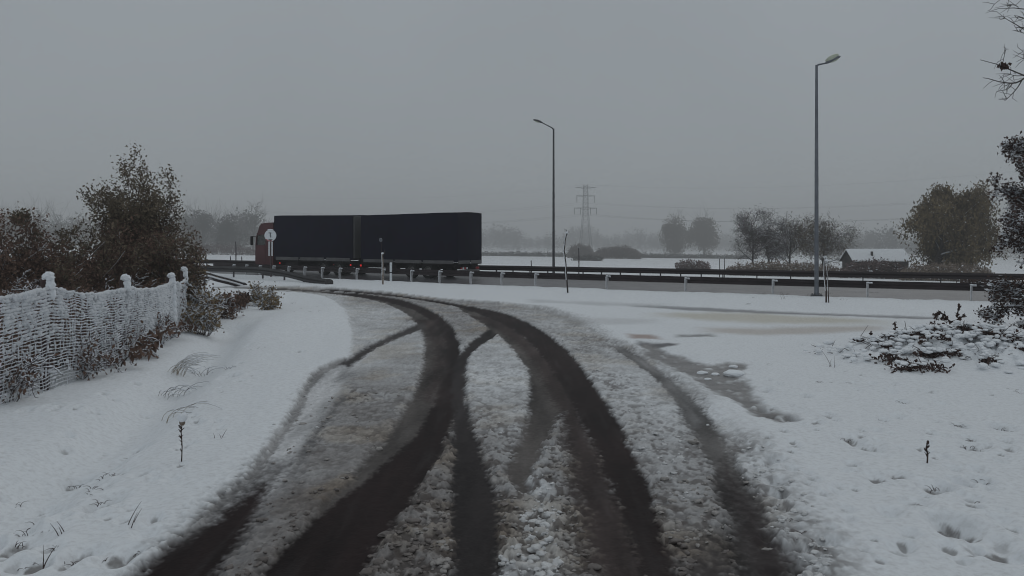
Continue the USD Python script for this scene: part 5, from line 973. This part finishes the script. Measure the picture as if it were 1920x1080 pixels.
for k, (px, Y, h_, w_, lab, n_) in enumerate([(378, 400, 19, 15, 'foggy dark tree just right of the left hedge', 3200), (434, 380, 16.5, 14, 'foggy rounded tree midway between hedge and truck cab', 3200), (474, 420, 24.5, 14, 'tall foggy tree with thin top behind the truck cab', 1300), (405, 480, 21, 18, 'faint foggy tree behind the rounded one', 2600), (343, 440, 20, 16, 'faint foggy tree half hidden by the left hedge', 2600), (455, 500, 20, 18, 'faint foggy tree close behind the tall thin-topped one', 2400), (62, 430, 19, 18, 'faint foggy tree behind the slim tufted bush', 2600), (8, 410, 18, 17, 'faint foggy tree at the left edge of the photo', 2600), (118, 470, 18.5, 18, 'faint foggy tree left of the tall olive tree', 2400)]):
    Y, h_, w_ = Y * 1.25, h_ * 1.25, w_ * 1.5
    crown_tree('foggy_tree', lab, px, Y, h_, w_, 130 + k, 'hazetree', n_, .6, low=.0, lobes=18)
hedge('hedge', 'frosty scrub under the foggy trees left of the truck', 350, 480, 330, 330, 4.0, 2600, 'hazered', .4, 141, 'hedge', .3, 3)
# the far wood: too many trunks and crowns to tell apart
rg = R(150); cc, szs = [], []
def wood(n, p0, p1, Y0, Y1, h0, h1, m_):
    for k in range(n):
        px = p0 + (p1 - p0) * (k + rg.random()) / n; Y = rg.uniform(Y0, Y1); x = (px - CX) / FPX * Y; gz = z1(x, Y)
        hh = rg.uniform(h0, h1) * (0.55 + 0.95 * float(fbm(np.array([[px * .02, 0, 0]]), 3, 5)[0])); rr_ = hh * rg.uniform(.22, .40); u = rg.normal(size=(m_, 3)); u /= np.linalg.norm(u, axis=1, keepdims=True)
        cc.append(u * (rg.random(m_) ** .45)[:, None] * [rr_, rr_, hh * .48] * np.clip(1 + .2 * rg.normal(size=(m_, 1)), .7, 1.2) + [x, Y, gz + hh * .46]); szs.append(np.full(m_, hh * .055))
wood(430, -500, 2450, 1330, 1680, 26, 40, 300)
wood(100, 1380, 2400, 800, 980, 17, 31, 330)
wood(110, -500, 530, 700, 880, 16, 30, 300)
cc = np.vstack(cc); szs = np.concatenate(szs)
tag(obj('far_wood', quads(cc, szs * rg.uniform(.6, 1.4, len(cc)), rg, stretch=1.3), M['hazetree']), 'foggy grey line of woodland closing off the snowy fields', 'wood', kind='stuff')
# --- pylon and cables
YP = 600.0; PK = YP / 430.0
pp = W(1098, 0, YP); gz = z1(pp[0], pp[1]); py_ = thing('pylon', 'lattice electricity pylon fading in the fog beyond the field', 'pylon', [pp[0], pp[1], gz], math.radians(8))
zp = lambda py: W(0, py, YP)[2] - gz
top = zp(346); lev = np.concatenate([np.linspace(0, zp(400), 8), np.linspace(zp(400), top, 9)[1:]])
def half(z): return np.interp(z, [0, zp(400), top], [3.0 * PK, 1.25 * PK, 0.9 * PK])
sgp = []
for k in range(len(lev)):
    h0 = half(lev[k]); c0 = [np.array([a * h0, b * h0, lev[k]]) for a, b in ((-1, -1), (1, -1), (1, 1), (-1, 1))]
    if k + 1 < len(lev):
        h1 = half(lev[k + 1]); c1 = [np.array([a * h1, b * h1, lev[k + 1]]) for a, b in ((-1, -1), (1, -1), (1, 1), (-1, 1))]
        for e in range(4):
            sgp += [(c0[e], c1[e], .11, .11), (c0[e], c1[(e + 1) % 4], .055, .055), (c0[(e + 1) % 4], c1[e], .055, .055), (c0[e], c0[(e + 1) % 4], .055, .055)]
obj('lattice_tower', tubes(sgp, 4), M['pylon'], py_)
cons = []
for py, wid, ins in ((351, 5.4, ()), (367, 4.7, (-4.3, 4.3)), (390, 5.8, (-5.4, -2.5, 2.5, 5.4))):
    z = zp(py); s2 = []; wid *= PK; ins = [q * PK for q in ins]
    for b in (-.6, .6):
        s2 += [(np.array([-wid, 0, z]), np.array([0, b, z + .15]), .13, .16), (np.array([0, b, z + .15]), np.array([wid, 0, z]), .16, .13), (np.array([-wid, 0, z]), np.array([-.8, b, z - .9]), .09, .09), (np.array([wid, 0, z]), np.array([.8, b, z - .9]), .09, .09)]
    for x in np.linspace(-wid * .85, wid * .85, 9): s2.append((np.array([x, 0, z + .1]), np.array([x * .85, 0, z - .7 * (1 - abs(x) / wid)]), .07, .07))
    ca = obj('cross_arm', tubes(s2, 4), M['pylon'], py_)
    for x in ins:
        l = (3.2 if py == 390 else 3.4) * PK; obj('insulator', tubes([(np.array([x, 0, z - .1]), np.array([x, 0, z - l]), .16, .16)] + [(np.array([x, 0, z - .3 - .35 * q_]), np.array([x, 0, z - .42 - .35 * q_]), .26, .26) for q_ in range(int((l - .4) / .35))], 6), M['insul'], ca); cons.append(np.array([x, 0, z - l]))
    if not ins: cons.append(np.array([0, 0, top]))
Rz = trimesh.transformations.rotation_matrix(math.radians(8), [0, 0, 1])[:3, :3]
for k, c in enumerate(cons):
    a = Rz @ c + [pp[0], pp[1], gz]
    for sgn, tgt, nm in ((1, np.array([260.0 + c[0], 430.0, a[2] - 1.5]), 'right'), (-1, np.array([-200.0 + c[0], 720.0, a[2] - 2.5]), 'left')):
        u = np.linspace(0, 1, 24)[:, None]; q_ = a * (1 - u) + tgt * u; q_[:, 2] -= 4 * 5.5 * (u * (1 - u))[:, 0]
        w_ = obj('power_cable', sweep(q_, .022, 4), M['insul']); tag(w_, f'faint overhead power cable running {nm} from the pylon through the fog', 'cable', 'power cables ' + nm + ' of the pylon')

# ------------------------------------------------------------------ loose slush: lumps on the road and the clod on the puddle
rg = R(200)
n_try = 26000; px = rg.uniform(420, 1560, n_try); py = 640 + 460 * rg.random(n_try) ** .8; gx, gy = G(px, py)
ri = np.clip(np.searchsorted(-rows, -1 / gy), 0, NR - 1); ci = np.clip(np.searchsorted(tt, gx / gy), 0, NT - 1)
prob = np.clip(lumpy[ri, ci], 0, 1.4) * (wetc[ri, ci] < 0.35) * sstep(.45, .1, sd_road[ri, ci]) * (pm[ri, ci] < .3) * .42 + 0.004 * (wetc[ri, ci] > .5) * (sd_road[ri, ci] < 0)
keep = rg.random(n_try) < prob * .34
gx, gy, ri, ci = gx[keep], gy[keep], ri[keep], ci[keep]; sz = rg.gamma(1.6, .0075, len(gx)) + .007; sz = np.minimum(sz, .05)
cz = ZZ[ri, ci] + sz * .12; clv = cl[ri, ci]
for nm, sel, colr in (('clean', clv > .55, (0.58, 0.58, 0.58)), ('grey', (clv <= .55) & (clv > .3), (0.30, 0.28, 0.265)), ('dirty', clv <= .3, (0.15, 0.13, 0.12))):
    M['slush_' + nm] = mat('slush_' + nm, colr, .6, .25, 9.0, .5, 50.0, spec=.3)
    tag(obj('slush_lumps', blobs(np.stack([gx, gy, cz], -1)[sel], sz[sel], rg, 1, (1.3, 1, .6), .42), M['slush_' + nm], smooth=True), f'{nm} loose slush lumps strewn between the wheel tracks', 'slush', kind='stuff')
for px, py, r_, lab in ((1376, 706, .17, 'flat clod of snow lying on the grey puddle'), (1375, 690, .08, 'small snow clod at the back edge of the puddle'), (1317, 702, .09, 'little snow clod on the middle of the puddle'), (1327, 713, .06, 'tiny snow clod, nearest on the puddle'), (1341, 704, .07, 'low snow clod left of the big flat one on the puddle'), (1252, 691, .06, 'tiny snow clod on the left end of the puddle')):
    p_ = G(px, py); tag(obj('snow_clod', blob((p_[0], p_[1], z1(*p_) + r_ * .30), r_, int(px), 3, .22, (1.25, 1.0, .5)), M['snow'], smooth=True), lab, 'snow clod')
